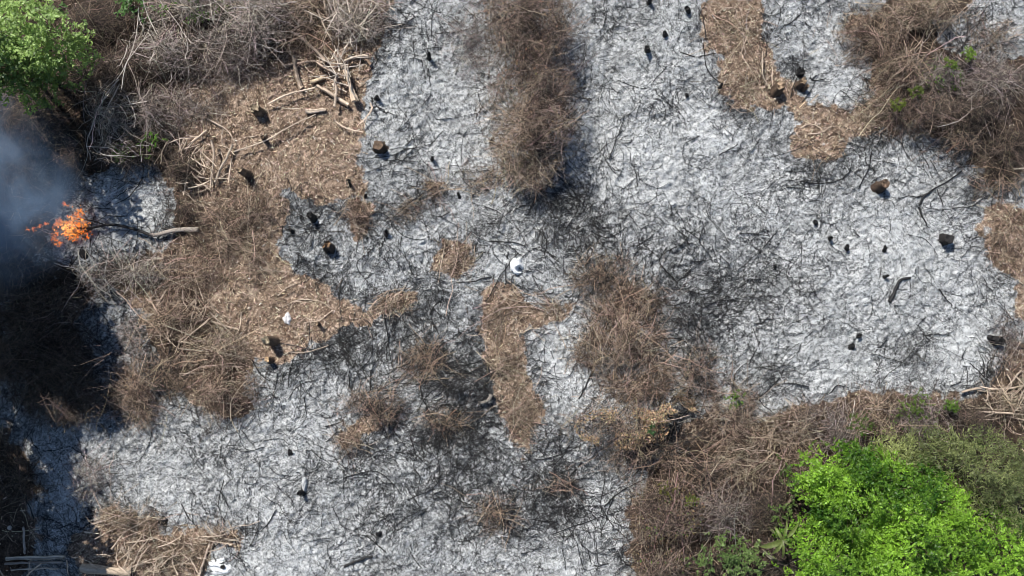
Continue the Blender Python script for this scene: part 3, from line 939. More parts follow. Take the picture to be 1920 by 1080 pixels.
# burning branch: pale unburnt butt and charred rest
path = [(373, 430), (330, 432), (292, 441), (264, 433), (217, 422), (170, 428), (130, 428)]
K = 22
p = smooth_path([P(*q) for q in path], K)
z = relief(p[:, 0], p[:, 1]) + .07 + .06 * np.sin(np.linspace(0, 3.0, K))
pts = np.concatenate([p, z[:, None]], 1)
rad = np.interp(np.linspace(0, 1, K), [0, .25, .4, 1], [.048, .04, .03, .018])
root = empty("burning_branch", pts[8])
tag(root, "long limb with pale butt and charred tip burning at the flames", "branch")
Geo().tubes(pts[None, :9], rad[None, :9], 9, np.linspace([.46, .40, .34], [.20, .17, .15], 9)[None], caps=True).build("pale_butt", M_WOOD, root)
g = Geo().tubes(pts[None, 8:], rad[None, 8:], 8, (.018, .017, .017), caps=True)
for q in ([(185, 424), (165, 436), (135, 449)], [(200, 422), (175, 414), (150, 412)], [(175, 428), (150, 440), (128, 450)]):
    b = smooth_path([P(*s) for s in q], 7)
    b = np.concatenate([b, (relief(b[:, 0], b[:, 1]) + .11)[:, None]], 1)
    g.tubes(b[None], np.linspace(.014, .007, 7)[None], 6, (.02, .018, .017))
g.build("charred_limb", M_CHAR, root)


# ------------------------------------------------------------------ stumps, posts and stakes
def stump(px, py, r, h, lean, top, side, label, name="stump", cat="stump", jag=.25, pieces=1):
    """a broken or cut stub: shaggy flared side, torn pale top as its own part"""
    X0, Y0 = P(px, py)
    z0 = gz(X0, Y0)
    if h > .28:
        h *= .8
    root = empty(name, (X0, Y0, z0))
    S = 14
    gs, gt = Geo(), Geo()
    for q in range(pieces):
        ox, oy = (0, 0) if q == 0 else (rnd.uniform(-1, 1) * r * 1.4, rnd.uniform(-1, 1) * r * 1.2)
        rr = r if q == 0 else r * rnd.uniform(.4, .7)
        hh = h if q == 0 else h * rnd.uniform(.5, .9)
        prof = [(-.12, 1.5), (.0, 1.32), (.15, 1.1), (.45, 1.0), (.8, .95), (1.0, .86)]
        ang = np.arange(S) * 2 * math.pi / S
        lump = 1 + rng.normal(0, .12, S)
        jg = rng.uniform(-1, .4, S) * jag * hh
        rows = []
        for (f, k) in prof:
            zz = f * hh + (jg if f == 1.0 else 0) + np.zeros(S)
            cx = X0 + ox + lean[0] * max(f, 0)
            cy = Y0 + oy + lean[1] * max(f, 0)
            rows.append(np.stack([cx + np.cos(ang) * rr * k * lump, cy + np.sin(ang) * rr * k * lump, z0 + zz], -1))
        V = np.array(rows).reshape(-1, 3)
        n = len(prof)
        i = np.arange(n - 1)[:, None] * S + np.arange(S)[None]
        j = np.arange(n - 1)[:, None] * S + (np.arange(S)[None] + 1) % S
        F = np.stack([i, j, j + S, i + S], -1).reshape(-1, 4)
        cs = np.tile(np.asarray(side)[None], (len(V), 1)) * np.exp(rng.normal(0, .25, (len(V), 1)))
        gs.add(V, F, cs)
        rim = rows[-1]
        mid = rim.mean(0) + np.array([0, 0, -jag * hh * .3])
        half = (rim + mid) / 2 + rng.normal(0, jag * hh * .15 + .004, rim.shape) * np.array([.3, .3, 1])
        V2 = np.concatenate([rim + [0, 0, .002], half, mid[None]])
        i = np.arange(S)
        j = (i + 1) % S
        ct = np.tile(np.asarray(top)[None], (len(V2), 1)) * np.exp(rng.normal(0, .22, (len(V2), 1)))
        nb = gt.n
        gt.add(V2, np.stack([i, j, j + S, i + S], -1), ct)
        gt.f.append(np.stack([i + S, j + S, np.full(S, 2 * S)], -1) + nb)
    gs.build("trunk_side", M_WOOD if side[0] > .05 else M_CHAR, root)
    gt.build("torn_top" if jag > .15 else "cut_top", M_WOOD if top[0] > .05 else M_CHAR, root)
    return tag(root, label, cat)


BR, PA, BK = (.10, .072, .05), (.50, .36, .22), (.016, .015, .015)
stump(513, 640, .085, .62, (-.06, .05), (.42, .35, .24), (.14, .10, .07), "tall leaning torn post with long black shadow across litter and ash", jag=.3)
stump(508, 676, .055, .34, (-.02, .04), PA, (.12, .08, .055), "small torn post next to the tall leaning post", jag=.3)
stump(622, 466, .065, .46, (-.03, .08), (.24, .15, .09), (.04, .03, .024), "stump with orange torn top throwing a dark blue shadow", jag=.35, pieces=2)
stump(588, 410, .06, .40, (-.03, .05), BK, BK, "black burnt stump between brown litter and the orange-topped stump")
stump(712, 278, .105, .30, (0, .02), (.13, .09, .062), (.07, .05, .035), "round brown stump standing alone on white ash", jag=.1)
stump(1455, 172, .10, .40, (.03, .08), (.30, .22, .15), (.11, .075, .052), "split pale stump with deep shadow at the litter edge", jag=.4, pieces=3)
stump(1498, 160, .07, .36, (.03, .05), (.34, .25, .165), (.10, .07, .05), "smaller pale stump beside the split one", jag=.4, pieces=2)
stump(1500, 138, .07, .16, (.02, .03), BK, BK, "low black stump beside the smaller pale stump", jag=.4, pieces=2)
stump(1648, 353, .095, .40, (.04, .06), (.17, .115, .08), (.07, .048, .035), "shadowed brown stump on open white ash", jag=.25, pieces=2)
stump(468, 328, .065, .62, (-.06, .05), (.36, .28, .20), (.10, .075, .055), "torn stake beside the stick heap with a long shadow", jag=.3)
stump(490, 212, .075, .42, (-.03, .05), (.40, .33, .24), (.13, .10, .07), "splintered stump of several prongs on brown litter", jag=.5, pieces=4)
stump(499, 263, .04, .30, (0, .02), (.10, .07, .05), (.05, .035, .028), "small dark stake touching the long pale stick", jag=.3)
stump(597, 608, .035, .22, (0, .02), (.30, .22, .15), (.06, .045, .035), "little dark stub in the litter near the white stone", jag=.3)
stump(1868, 640, .07, .28, (.03, 0), BK, BK, "black root stump at the brown rim with spreading roots", jag=.4, pieces=3)
stump(1770, 449, .10, .22, (.03, .0), BK, (.02, .018, .017), "broad flat black stump on bright ash", jag=.1)
stump(158, 476, .075, .06, (0, 0), BK, BK, "black round stub in blue shade by the flames", jag=.1)
stump(306, 976, .06, .10, (0, 0), BK, BK, "black pit-like stub above the stick litter", jag=.3)
STK = [(1215, 95, .055, .42, "tall black stake on the ash beside the litter rim"), (1248, 66, .045, .26, "black stake between the two tallest stakes near frame edge"),
       (1291, 20, .05, .30, "black stake touching the brown litter rim at frame top"), (1218, 4, .045, .34, "black stake cut by the frame top"),
       (805, 112, .04, .42, "lone black stake on fine grey ash"), (810, 300, .035, .28, "black stake on smooth white ash by the brush strip"),
       (922, 266, .04, .30, "black stake tucked against the long brush strip"), (707, 186, .045, .26, "black stub beside the log pile"),
       (656, 348, .045, .28, "black stub on the litter rim below the round stump"), (725, 440, .04, .26, "black stub amid thin twigs near the square litter patch"),
       (686, 370, .03, .20, "tiny black stub above the small litter patch"), (1556, 447, .035, .32, "black stub, first of a close pair on white ash"),
       (1587, 466, .045, .30, "black stub, second and wider of a close pair"), (1530, 418, .045, .20, "low black stub near the pair of stubs"),
       (1656, 470, .04, .26, "black stub below the broad flat stump on open ash"), (1610, 630, .05, .22, "black stub with ragged top near fine black brush"),
       (1597, 652, .05, .18, "black stub close to the ragged one, lower"), (418, 1063, .05, .12, "black stub on brightest white ash beside the dark pole"),
       (713, 1000, .045, .14, "black stub on grey ash near the flat charred slab"), (545, 850, .04, .18, "black stub on speckled grey ash alone"),
       (570, 920, .05, .40, "leaning black stub beside a white ash ridge"), (1455, 500, .03, .20, "thin black stub on mottled grey ash"),
       (1350, 165, .03, .2, "thin black stub near the litter cape rim"), (1290, 178, .03, .2, "thin black stub on speckled ash by the cape"),
       (1655, 520, .03, .24, "thin black stub beside the hooked limb"), (1110, 688, .045, .24, "black stub at the foot of the brown brush dome"),
       (862, 370, .03, .2, "thin black stub amid scorched twigs near the strip end"), (548, 434, .04, .18, "dark stub on the scorched rim of brown litter")]
for (px, py, r, h, lab) in STK:
    o = stump(px, py, r * .85, h * .62, (rnd.uniform(-.05, .03), rnd.uniform(0, .08)), BK, BK, lab, "burnt_stub", "stub", .45)
    o["group"] = "burnt stubs standing in the ash"
# roots of the black root stump
X0, Y0 = P(1868, 640)


# ------------------------------------------------------------------ stones, ash mound
def lump(name, px, py, rx, ry, rz, color, mat, amp, seed, label, cat, z_off=0.0, dent=None):
    X0, Y0 = P(px, py)
    u = np.linspace(0, math.pi, 25)
    v = np.linspace(0, 2 * math.pi, 41)[:-1]
    U, Vv = np.meshgrid(u, v, indexing='ij')
    x, y, z = np.sin(U) * np.cos(Vv), np.sin(U) * np.sin(Vv), np.cos(U)
    k = 1 + amp * (fbm(x * 1.3 + z * .7 + seed, y * 1.3 + seed, 1.6, seed, 3) - .5) * 2
    pts = np.stack([x * rx * k, y * ry * k, z * rz * k], -1)
    if dent is not None:
        dx, dy, dr, dd = dent
        rr = np.hypot(pts[..., 0] - dx, pts[..., 1] - dy)
        pts[..., 2] -= np.where(pts[..., 2] > 0, dd * np.exp(-(rr / dr) ** 4), 0)
    zb = gz(X0, Y0) + z_off
    pts = pts + np.array([X0, Y0, zb])
    n0, n1 = U.shape
    i = np.arange(n0 - 1)[:, None] * n1 + np.arange(n1)[None]
    j = np.arange(n0 - 1)[:, None] * n1 + (np.arange(n1)[None] + 1) % n1
    F = np.stack([i + n1, j + n1, j, i], -1).reshape(-1, 4)
    o = Geo().add(pts.reshape(-1, 3), F, color).build(name, mat, None, (X0, Y0, zb))
    return tag(o, label, cat)


lump("stone", 538, 598, .075, .10, .075, (.66, .64, .63), M_ROCK, .45, 3, "rough white stone lying on brown litter", "stone", .03)
lump("stone", 1545, 270, .03, .025, .02, (.5, .45, .4), M_ROCK, .4, 5, "tiny tan stone on the bare litter cape", "stone", .015)
lump("stone", 22, 988, .045, .04, .03, (.42, .38, .34), M_ROCK, .3, 9, "small grey stone on dark shaded soil", "stone", .02)
lump("ash_mound", 969, 499, .125, .15, .15, (.82, .82, .81), M_ROCK, .42, 13, "snow white ash mound with a shaded hollow", "ash mound", .0, (.045, -.06, .06, .11))
lump("ash_patch", 412, 1062, .20, .16, .035, (.72, .73, .73), M_ROCK, .28, 23, "flat bright white ash patch beside the dark-sided pole", "ash mound")
lump("ash_ridge", 572, 910, .05, .14, .10, (.40, .41, .41), M_ROCK, .35, 17, "low pale ash ridge beside a leaning black stub", "ash mound", .0)

# ------------------------------------------------------------------ brush
TINTS = {
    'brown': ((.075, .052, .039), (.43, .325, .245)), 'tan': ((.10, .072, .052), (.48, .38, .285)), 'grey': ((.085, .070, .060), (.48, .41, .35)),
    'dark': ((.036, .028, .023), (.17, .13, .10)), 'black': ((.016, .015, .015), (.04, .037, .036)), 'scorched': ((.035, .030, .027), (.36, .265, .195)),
    'umber': ((.055, .040, .032), (.29, .22, .172)),
    'mauve': ((.085, .066, .058), (.36, .30, .265)),
}


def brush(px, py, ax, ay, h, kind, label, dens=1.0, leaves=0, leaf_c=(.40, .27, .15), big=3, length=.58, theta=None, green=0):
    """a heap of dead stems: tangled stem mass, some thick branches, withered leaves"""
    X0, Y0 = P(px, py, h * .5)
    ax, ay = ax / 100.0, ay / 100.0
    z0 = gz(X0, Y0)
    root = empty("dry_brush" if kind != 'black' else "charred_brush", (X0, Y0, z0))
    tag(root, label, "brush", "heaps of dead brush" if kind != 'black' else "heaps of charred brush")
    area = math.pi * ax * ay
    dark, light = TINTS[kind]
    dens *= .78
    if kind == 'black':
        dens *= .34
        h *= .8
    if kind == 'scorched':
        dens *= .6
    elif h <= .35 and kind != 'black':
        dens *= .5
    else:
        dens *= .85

    sd = rnd.randrange(1000)

    def dome(X, Y):
        q = ((X - X0) / ax) ** 2 + ((Y - Y0) / ay) ** 2
        return h * np.exp(-(1.15 * q ** 1.3 if h < .8 else .6 * q ** 4)) * (.35 + 1.15 * fbm(X, Y, 2.4, 211, 3))

    def stems(n, Lm, r_lo, r_hi, f_lo, f_hi, lightness, K=6, curl=.9, tl=.30):
        m = int(n * 1.9)
        a = rng.uniform(0, 2 * math.pi, m)
        rr = np.abs(rng.normal(0, .62, m))
        rr = np.where(rng.random(m) < .55, np.sqrt(rng.random(m)) * .95, rr)
        rr = rr * (.72 + .56 * noise(np.cos(a) * 1.4 + X0 * 3, np.sin(a) * 1.4 + Y0 * 3, 1.5, sd))
        x = X0 + np.cos(a) * rr * ax
        y = Y0 + np.sin(a) * rr * ay
        keep = rng.random(m) < sstep(.22, .58, fbm(x, y, 3.3, 217, 3))
        if keep.sum() < 1:
            keep[:] = True
        x, y = x[keep][:n], y[keep][:n]
        n = len(x)
        L = np.clip(rng.gamma(3.0, Lm / 3.0, n), .06, 1.8)
        th = None if theta is None else rng.normal(theta, .55, n) + math.pi * (rng.random(n) < .5)
        X, Y = wander(x, y, L, K, curl, .45, th)
        f = rng.uniform(f_lo, f_hi, n)[:, None]
        lin = np.linspace(-.5, .5, K)[None]
        tilt = (np.clip(rng.normal(0, tl, n), -.8, .8) * L)[:, None] * lin
        arch = (rng.uniform(-.04, .20, n) * L)[:, None] * np.sin(np.linspace(0, math.pi, K))[None]
        D = dome(x, y)[:, None]
        sup = np.clip(D / .25, .12, 1)
        Z = np.maximum(D * f + (tilt + arch) * sup, .006) + relief(X, Y) + rng.normal(0, .006, X.shape)
        r = rng.uniform(r_lo, r_hi, n)
        mm = rng.random((n, 1)) < lightness
        cc = np.where(mm, vary(n, light, .25), vary(n, dark, .35))
        return np.stack([X, Y, Z], -1), taper(n, K, r, r * .45), cc

    g = Geo()
    for (cnt_, Lm, lo, hi, f0, f1, li, K_, cu, tl) in ((420, length * .8, .0026, .0058, .05, .95, .30, 6, .8, .35),
                                                       (400 if kind == 'black' else 1700, length * .34, .0019, .0042, .05, 1.05, .36, 4, .8, .5),
                                                       (100, length * 1.25, .0024, .0048, .5, 1.05, .68, 7, .8, .25)):
        pts, rad, cc = stems(max(3, int(area * cnt_ * dens)), Lm, lo, hi, f0, f1, li, K_, cu, tl)
        g.tubes(pts, rad, 3, cc)
    tag(g.build("stems", M_STEM if kind != 'black' else M_CHAR, root), kind="stuff")
    for i in range(big):
        pts, rad, cc = stems(3, length * 1.6, .0045, .008, .7, 1.0, .95, 8, .7)
        Geo().tubes(pts[:1], rad[:1], 5, cc[:1]).build("branch", M_WOOD if kind != 'black' else M_CHAR, root)
    if leaves:
        n = int(area * leaves)
        leafcloud(n, X0, Y0, ax, ay, dome, leaf_c, .022).build("withered_leaves", M_DRYLEAF, root)
    if green:
        n = int(area * green)
        leafcloud(n, X0, Y0, ax * .8, ay * .8, dome, (.09, .17, .03), .022, .95).build("green_leaves", M_LEAF, root)
    return root


def leaf_quads(g, c, nrm, axis, size, aspect, color):
    """folded pointed leaves: centre, normal, long axis"""
    n = len(c)
    nrm = nrm / (np.linalg.norm(nrm, axis=1, keepdims=True) + 1e-9)
    u = axis - nrm * (axis * nrm).sum(1, keepdims=True)
    u /= np.linalg.norm(u, axis=1, keepdims=True) + 1e-9
    w = np.cross(nrm, u)
    s = size[:, None]
    a = s * aspect
    V = np.stack([c - u * s, c - u * s * .1 + w * a + nrm * a * .3, c + u * s, c - u * s * .1 - w * a + nrm * a * .3], 1)
    i = np.arange(n)[:, None] * 4
    F = np.concatenate([i + np.array([[0, 2, 1]]), i + np.array([[0, 3, 2]])])
    g.add(V.reshape(-1, 3), F, np.repeat(color, 4, axis=0))


def leafcloud(n, X0, Y0, ax, ay, dome, c, size, flo=.7):
    a = rng.uniform(0, 2 * math.pi, n)
    rr = np.sqrt(rng.random(n)) * .95
    x = X0 + np.cos(a) * rr * ax
    y = Y0 + np.sin(a) * rr * ay
    keep = noise(x, y, 4.0, 305) > .42
    x, y = x[keep], y[keep]
    n = len(x)
    z = relief(x, y) + dome(x, y) * rng.uniform(flo, 1.08, n) + .02
    g = Geo()
    nrm = rng.normal(0, .7, (n, 3)) + np.array([0, 0, 1.0])
    leaf_quads(g, np.stack([x, y, z], -1), nrm, rng.normal(0, 1, (n, 3)), rng.uniform(.6, 1.3, n) * size, .55, vary(n, c, .3, .10))
    return g


BRUSH = [
    # the strip running down from the top
    (985, 20, 88, 62, 1.35, 'umber', "mound of brown brush in the strip where the frame cuts it", 1.0),
    (1000, 95, 84, 62, 1.5, 'umber', "second mound down the brush strip from the frame edge", 1.0),
    (1002, 170, 78, 62, 1.6, 'umber', "tallest middle mound of the brush strip", 1.0),
    (998, 243, 72, 60, 1.5, 'brown', "mound before the last in the brush strip, wiry and brown", 1.0),
    (985, 308, 62, 52, 1.1, 'tan', "end mound of the brush strip with curling tan stems", 1.0),
    (885, 75, 60, 75, .22, 'mauve', "thin see-through brush beside the strip over white ash", .35),
    # top left
    (470, 35, 105, 55, .9, 'grey', "big grey wiry thicket at the frame top", 1.0),
    (560, 45, 55, 60, .5, 'brown', "brown matted brush between the grey thicket and the twig heap", .8),
    (365, 15, 85, 50, .8, 'grey', "grey thicket beside the small green shrub", 1.0),
    (310, 95, 80, 50, .75, 'grey', "grey brush with long pale canes near the leafy tree", .8),
    (420, 105, 85, 45, .5, 'mauve', "low grey-brown brush below the big grey thicket", .8),
    (670, 35, 62, 50, .45, 'grey', "heap of grey twigs at the ash edge above the logs", 1.0),
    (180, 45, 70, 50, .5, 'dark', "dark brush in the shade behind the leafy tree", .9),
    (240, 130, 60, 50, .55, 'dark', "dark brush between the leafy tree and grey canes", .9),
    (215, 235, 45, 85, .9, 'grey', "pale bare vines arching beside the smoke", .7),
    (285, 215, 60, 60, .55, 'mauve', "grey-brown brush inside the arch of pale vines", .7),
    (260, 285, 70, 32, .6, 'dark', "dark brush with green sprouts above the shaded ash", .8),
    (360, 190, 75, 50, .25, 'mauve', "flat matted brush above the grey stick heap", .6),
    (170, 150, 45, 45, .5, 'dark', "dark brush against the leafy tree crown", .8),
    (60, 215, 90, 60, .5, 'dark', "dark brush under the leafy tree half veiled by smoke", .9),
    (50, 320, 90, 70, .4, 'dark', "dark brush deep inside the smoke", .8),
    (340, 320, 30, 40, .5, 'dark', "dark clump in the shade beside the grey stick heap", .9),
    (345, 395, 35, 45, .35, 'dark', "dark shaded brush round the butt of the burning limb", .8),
    (460, 395, 60, 60, .3, 'brown', "low brown brush between the torn stake and scorched ash", .6),
    (405, 440, 60, 45, .35, 'brown', "brown brush beyond the butt of the burning limb", .7),
    (255, 512, 75, 34, .45, 'grey', "grey twig heap at the lower edge of the shaded ash", .8),
    (180, 515, 40, 25, .4, 'grey', "pale twigs under the flames next to the smoke", .6),
    (345, 510, 65, 45, .35, 'brown', "brown brush between the grey twig heap and the brown clearing", .7),
    (470, 490, 55, 45, .2, 'tan', "flat tan straw near the scorched rim", .5),
    (325, 590, 62, 52, .5, 'brown', "heap of brown sticks with dark gaps beside the ash lane", .9),
    (405, 650, 65, 50, .4, 'tan', "tan stick heap between the ash lane and tall post", .8),
    (415, 728, 55, 55, .5, 'brown', "brown brush nose jutting onto the grey ash", .9),
    (325, 690, 42, 45, .35, 'scorched', "scorched brush corner next to the ash lane", .8),
    # left shade
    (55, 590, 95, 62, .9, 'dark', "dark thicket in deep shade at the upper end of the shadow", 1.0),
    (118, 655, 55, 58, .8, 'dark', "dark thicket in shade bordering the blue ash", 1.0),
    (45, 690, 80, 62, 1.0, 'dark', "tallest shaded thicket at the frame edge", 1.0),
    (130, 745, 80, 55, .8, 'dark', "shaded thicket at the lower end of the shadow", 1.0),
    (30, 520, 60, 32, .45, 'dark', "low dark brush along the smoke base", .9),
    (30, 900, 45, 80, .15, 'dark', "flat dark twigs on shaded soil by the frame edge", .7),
    (255, 740, 52, 66, .5, 'brown', "lone rust-brown bush on ash beside the shaded thicket", .9),
    (165, 895, 40, 42, .35, 'mauve', "small grey-brown bush beside the bright ash point", .7),
    (240, 640, 28, 62, .18, 'mauve', "sparse singed stalks in the ash lane", .5),
    (240, 975, 70, 32, .35, 'tan', "tan straw heap at the upper edge of the lower stick litter", .8),
    (300, 1045, 90, 40, .25, 'tan', "tan stick mat around the hollow log", .7),
    (410, 1002, 34, 18, .25, 'tan', "small tan straw tongue pointing over the white ash", .9),
    # middle
    (790, 672, 52, 42, .4, 'scorched', "brown scorched brush above the black tangle", .9),
    (700, 765, 66, 42, .4, 'scorched', "wide scorched brush with tan straws on grey ash", .8),
    (655, 825, 34, 20, .3, 'brown', "small brown straw tuft below the wide scorched brush", .9),
    (835, 785, 48, 24, .3, 'scorched', "rusty straw tuft under the black tangle", .9),
    (860, 725, 75, 48, .35, 'black', "dense black tangle in the middle of the ash", 1.1),
    (830, 830, 66, 34, .2, 'black', "black singed stalks spilling down from the tangle", .7),
    (650, 660, 90, 26, .12, 'black', "thin black singed twigs along the litter rim", .5),
    (668, 405, 26, 40, .2, 'brown', "little brown straw patch on scorched ash", 1.0),
    (760, 395, 40, 30, .12, 'scorched', "scorched wisps on ash near the brown patches", .5),
    (818, 355, 22, 20, .2, 'brown', "tiny reddish straw patch on white ash", 1.0),
    (857, 482, 36, 32, .1, 'brown', "straw on the square litter patch", .7),
    (1060, 425, 85, 48, .3, 'black', "black singed brush past the end of the strip", .8),
    (930, 420, 60, 32, .15, 'black', "thin black twigs between the strip end and square patch", .5),
    (900, 335, 50, 30, .15, 'scorched', "scorched straws at the side of the strip end", .5),
    (1125, 515, 66, 42, .4, 'scorched', "scorched brush between the ash mound and brown dome", .9),
    (1165, 572, 72, 48, .5, 'brown', "brown brush on the upper side of the brown dome", .9),
    (1162, 645, 82, 62, .75, 'brown', "big brown brush dome of wiry tangled stems", 1.0),
    (1195, 708, 66, 42, .5, 'brown', "brown brush between the dome and golden bush", .9),
    (1275, 600, 58, 85, .4, 'black', "tall black singed thicket beside the brown dome", .8),
    (1300, 700, 60, 50, .35, 'scorched', "scorched thicket between golden bush and green tuft", .8),
    (1205, 850, 75, 42, .55, 'scorched', "dark scorched brush below the golden bush", 1.0),
    (1285, 815, 55, 60, .4, 'black', "black singed brush past the golden bush", .9),
    (945, 600, 34, 36, .12, 'tan', "tan straws at the head of the litter tongue", .8),
    (950, 670, 34, 45, .15, 'tan', "tan straws in the middle of the litter tongue", .8),
    (980, 770, 28, 62, .18, 'tan', "tan straws at the foot of the litter tongue", .8),
    (1035, 578, 34, 16, .1, 'tan', "straws on the side arm of the litter tongue", .8),
    (735, 570, 45, 18, .15, 'tan', "tan straw on the narrow litter point", .9),
    (932, 962, 42, 34, .3, 'scorched', "pale-stemmed brush knoll on dark twigs", .9),
    (1045, 912, 40, 20, .12, 'scorched', "flat scorched straws above the smouldering corner", .5),
    (1040, 960, 100, 62, .10, 'black', "wide net of thin black twigs over the smouldering corner", .35),
    (1720, 655, 50, 38, .2, 'black', "round patch of fine black brush on white ash", .7),
    (1440, 705, 66, 40, .18, 'black', "fine black brush above the pale brown bank", .5),
    (1550, 310, 72, 40, .12, 'black', "ringed black vines below the litter cape", .35),
    # lower right
    (1372, 775, 45, 66, .7, 'brown', "brown bush carrying the single green tuft", .9),
    (1320, 885, 58, 40, .35, 'scorched', "scorched brush in front of the dark blue shadow", .8),
    (1400, 865, 70, 55, .55, 'tan', "tan bush beside the bright green bush", .9),
    (1250, 960, 72, 62, .8, 'umber', "dark brown leafy bush at the white ash edge", 1.0),
    (1245, 1055, 66, 45, .7, 'umber', "dark brown leafy bush cut by the frame bottom", 1.0),
    (1355, 960, 62, 50, .5, 'mauve', "grey-brown wiry bush above the small green bush", .9),
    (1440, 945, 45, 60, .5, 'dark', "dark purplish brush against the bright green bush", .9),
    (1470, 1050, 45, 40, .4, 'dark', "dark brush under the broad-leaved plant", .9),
    (1485, 805, 66, 36, .4, 'tan', "pale tan brush at the start of the lower bank", .8),
    (1560, 805, 72, 42, .45, 'mauve', "grey-brown brush on the bank above the green bush", .9),
    (1645, 795, 72, 42, .5, 'brown', "brown brush on the bank with green specks", .9),
    (1735, 785, 70, 42, .5, 'mauve', "brush on the bank mixed with green shoots", .9),
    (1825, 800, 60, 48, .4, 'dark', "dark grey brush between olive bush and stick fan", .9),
    (1895, 755, 55, 55, .35, 'tan', "fan of tan sticks at the frame edge", .8),
    (1500, 860, 45, 40, .4, 'brown', "brown brush touching the bright green bush", .9),
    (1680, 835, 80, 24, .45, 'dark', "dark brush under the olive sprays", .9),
    (1895, 640, 30, 55, .2, 'mauve', "thin brush on the brown rim by the root stump", .6),
    # upper right
    (1645, 65, 72, 50, .55, 'brown', "brown brush at the ash bay near the frame top", .9),
    (1745, 22, 80, 36, .5, 'tan', "tan brush cut by the frame top", .9),
    (1700, 125, 66, 48, .5, 'brown', "brown brush between the ash bay and grey scrub", .9),
    (1770, 140, 72, 44, .55, 'mauve', "grey scrub with a yellow-green sprout", .9),
    (1860, 150, 76, 55, .6, 'mauve', "wide grey scrub at the frame edge", .9),
    (1870, 60, 60, 36, .2, 'scorched', "thin scorched wisps over pale ash in the corner", .5),
    (1740, 212, 80, 42, .75, 'umber', "tall brown brush throwing shade over the ash below", 1.0),
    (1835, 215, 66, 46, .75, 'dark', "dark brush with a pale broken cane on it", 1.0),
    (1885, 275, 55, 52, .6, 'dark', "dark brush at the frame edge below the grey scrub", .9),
    (1805, 265, 45, 36, .5, 'scorched', "scorched brush hanging over the ash edge", .9),
    (1660, 200, 45, 42, .3, 'tan', "tan brush at the root of the litter cape", .7),
    (1880, 345, 52, 28, .2, 'scorched', "scorched twigs on the narrow black ash strip", .7),
    (1890, 450, 40, 60, .12, 'brown', "thin straw on the bare brown bank", .5),
    (1380, 60, 55, 55, .08, 'tan', "vines and straw on the litter cape top", .5),
    (1400, 150, 45, 45, .08, 'tan', "straw on the litter cape by the split stump", .5),
]
for b in BRUSH:
    px, py, ax, ay, h, kind, lab, dens = b
    kw = {}
    if "leafy bush" in lab:
        kw = dict(leaves=420, leaf_c=(.16, .11, .065), green=40)
    if "green s" in lab:
        kw = dict(green=230)
    if "sticks" in lab or "twig" in lab:
        kw.setdefault("big", 9)
    if "strip" in lab and "mound" in lab:
        kw = dict(leaves=90, leaf_c=(.22, .14, .09))
    brush(px, py, ax, ay, h, kind, lab, dens, **kw)
gx0, gy0 = P(1255, 765, .7)
root = empty("leafy_vine", (gx0, gy0, gz(gx0, gy0)))
tag(root, "narrow ridge of golden withered leaves climbing away from the golden bush", "brush")
G, T = Geo(), Geo()
for (px, py, rx, ry, hh, nn_) in ((1205, 800, .30, .16, .62, 330), (1230, 785, .24, .13, .72, 300), (1255, 768, .20, .11, .74, 230), (1283, 752, .18, .09, .66, 170), (1300, 765, .10, .07, .5, 60)):
    cx, cy = P(px, py, hh)
    q = leafcloud(nn_, cx, cy, rx, ry, lambda X, Y, cx=cx, cy=cy, rx=rx, ry=ry, hh=hh: hh * (1 - .3 * (((X - cx) / rx) ** 2 + ((Y - cy) / ry) ** 2)), (.44, .32, .20), .019, .75)
    G.add(q.v[0], q.f[0], q.c[0])
    for _ in range(26):
        a_ = rng.uniform(0, 6.28)
        e_ = np.array([cx + math.cos(a_) * rx * 1.3, cy + math.sin(a_) * ry * 1.6, gz(cx, cy) + hh * rng.uniform(.2, .95)])
        b_ = np.array([cx + rng.normal(0, .06), cy + rng.normal(0, .05), gz(cx, cy) + .05])
        t_ = np.linspace(0, 1, 6)[:, None]
        T.tubes((b_ * (1 - t_) + e_ * t_ + rng.normal(0, .02, (6, 3)))[None], np.linspace(.006, .003, 6)[None], 4, vary(1, (.22, .16, .11), .4)[0])
T.build("stems", M_STEM, root)["kind"] = "stuff"
G.build("withered_leaves", M_DRYLEAF, root)
brush(1165, 800, 92, 42, .8, 'scorched', "broad golden bush of withered leaves on white ash", 1.0, leaves=1700, leaf_c=(.34, .24, .15))


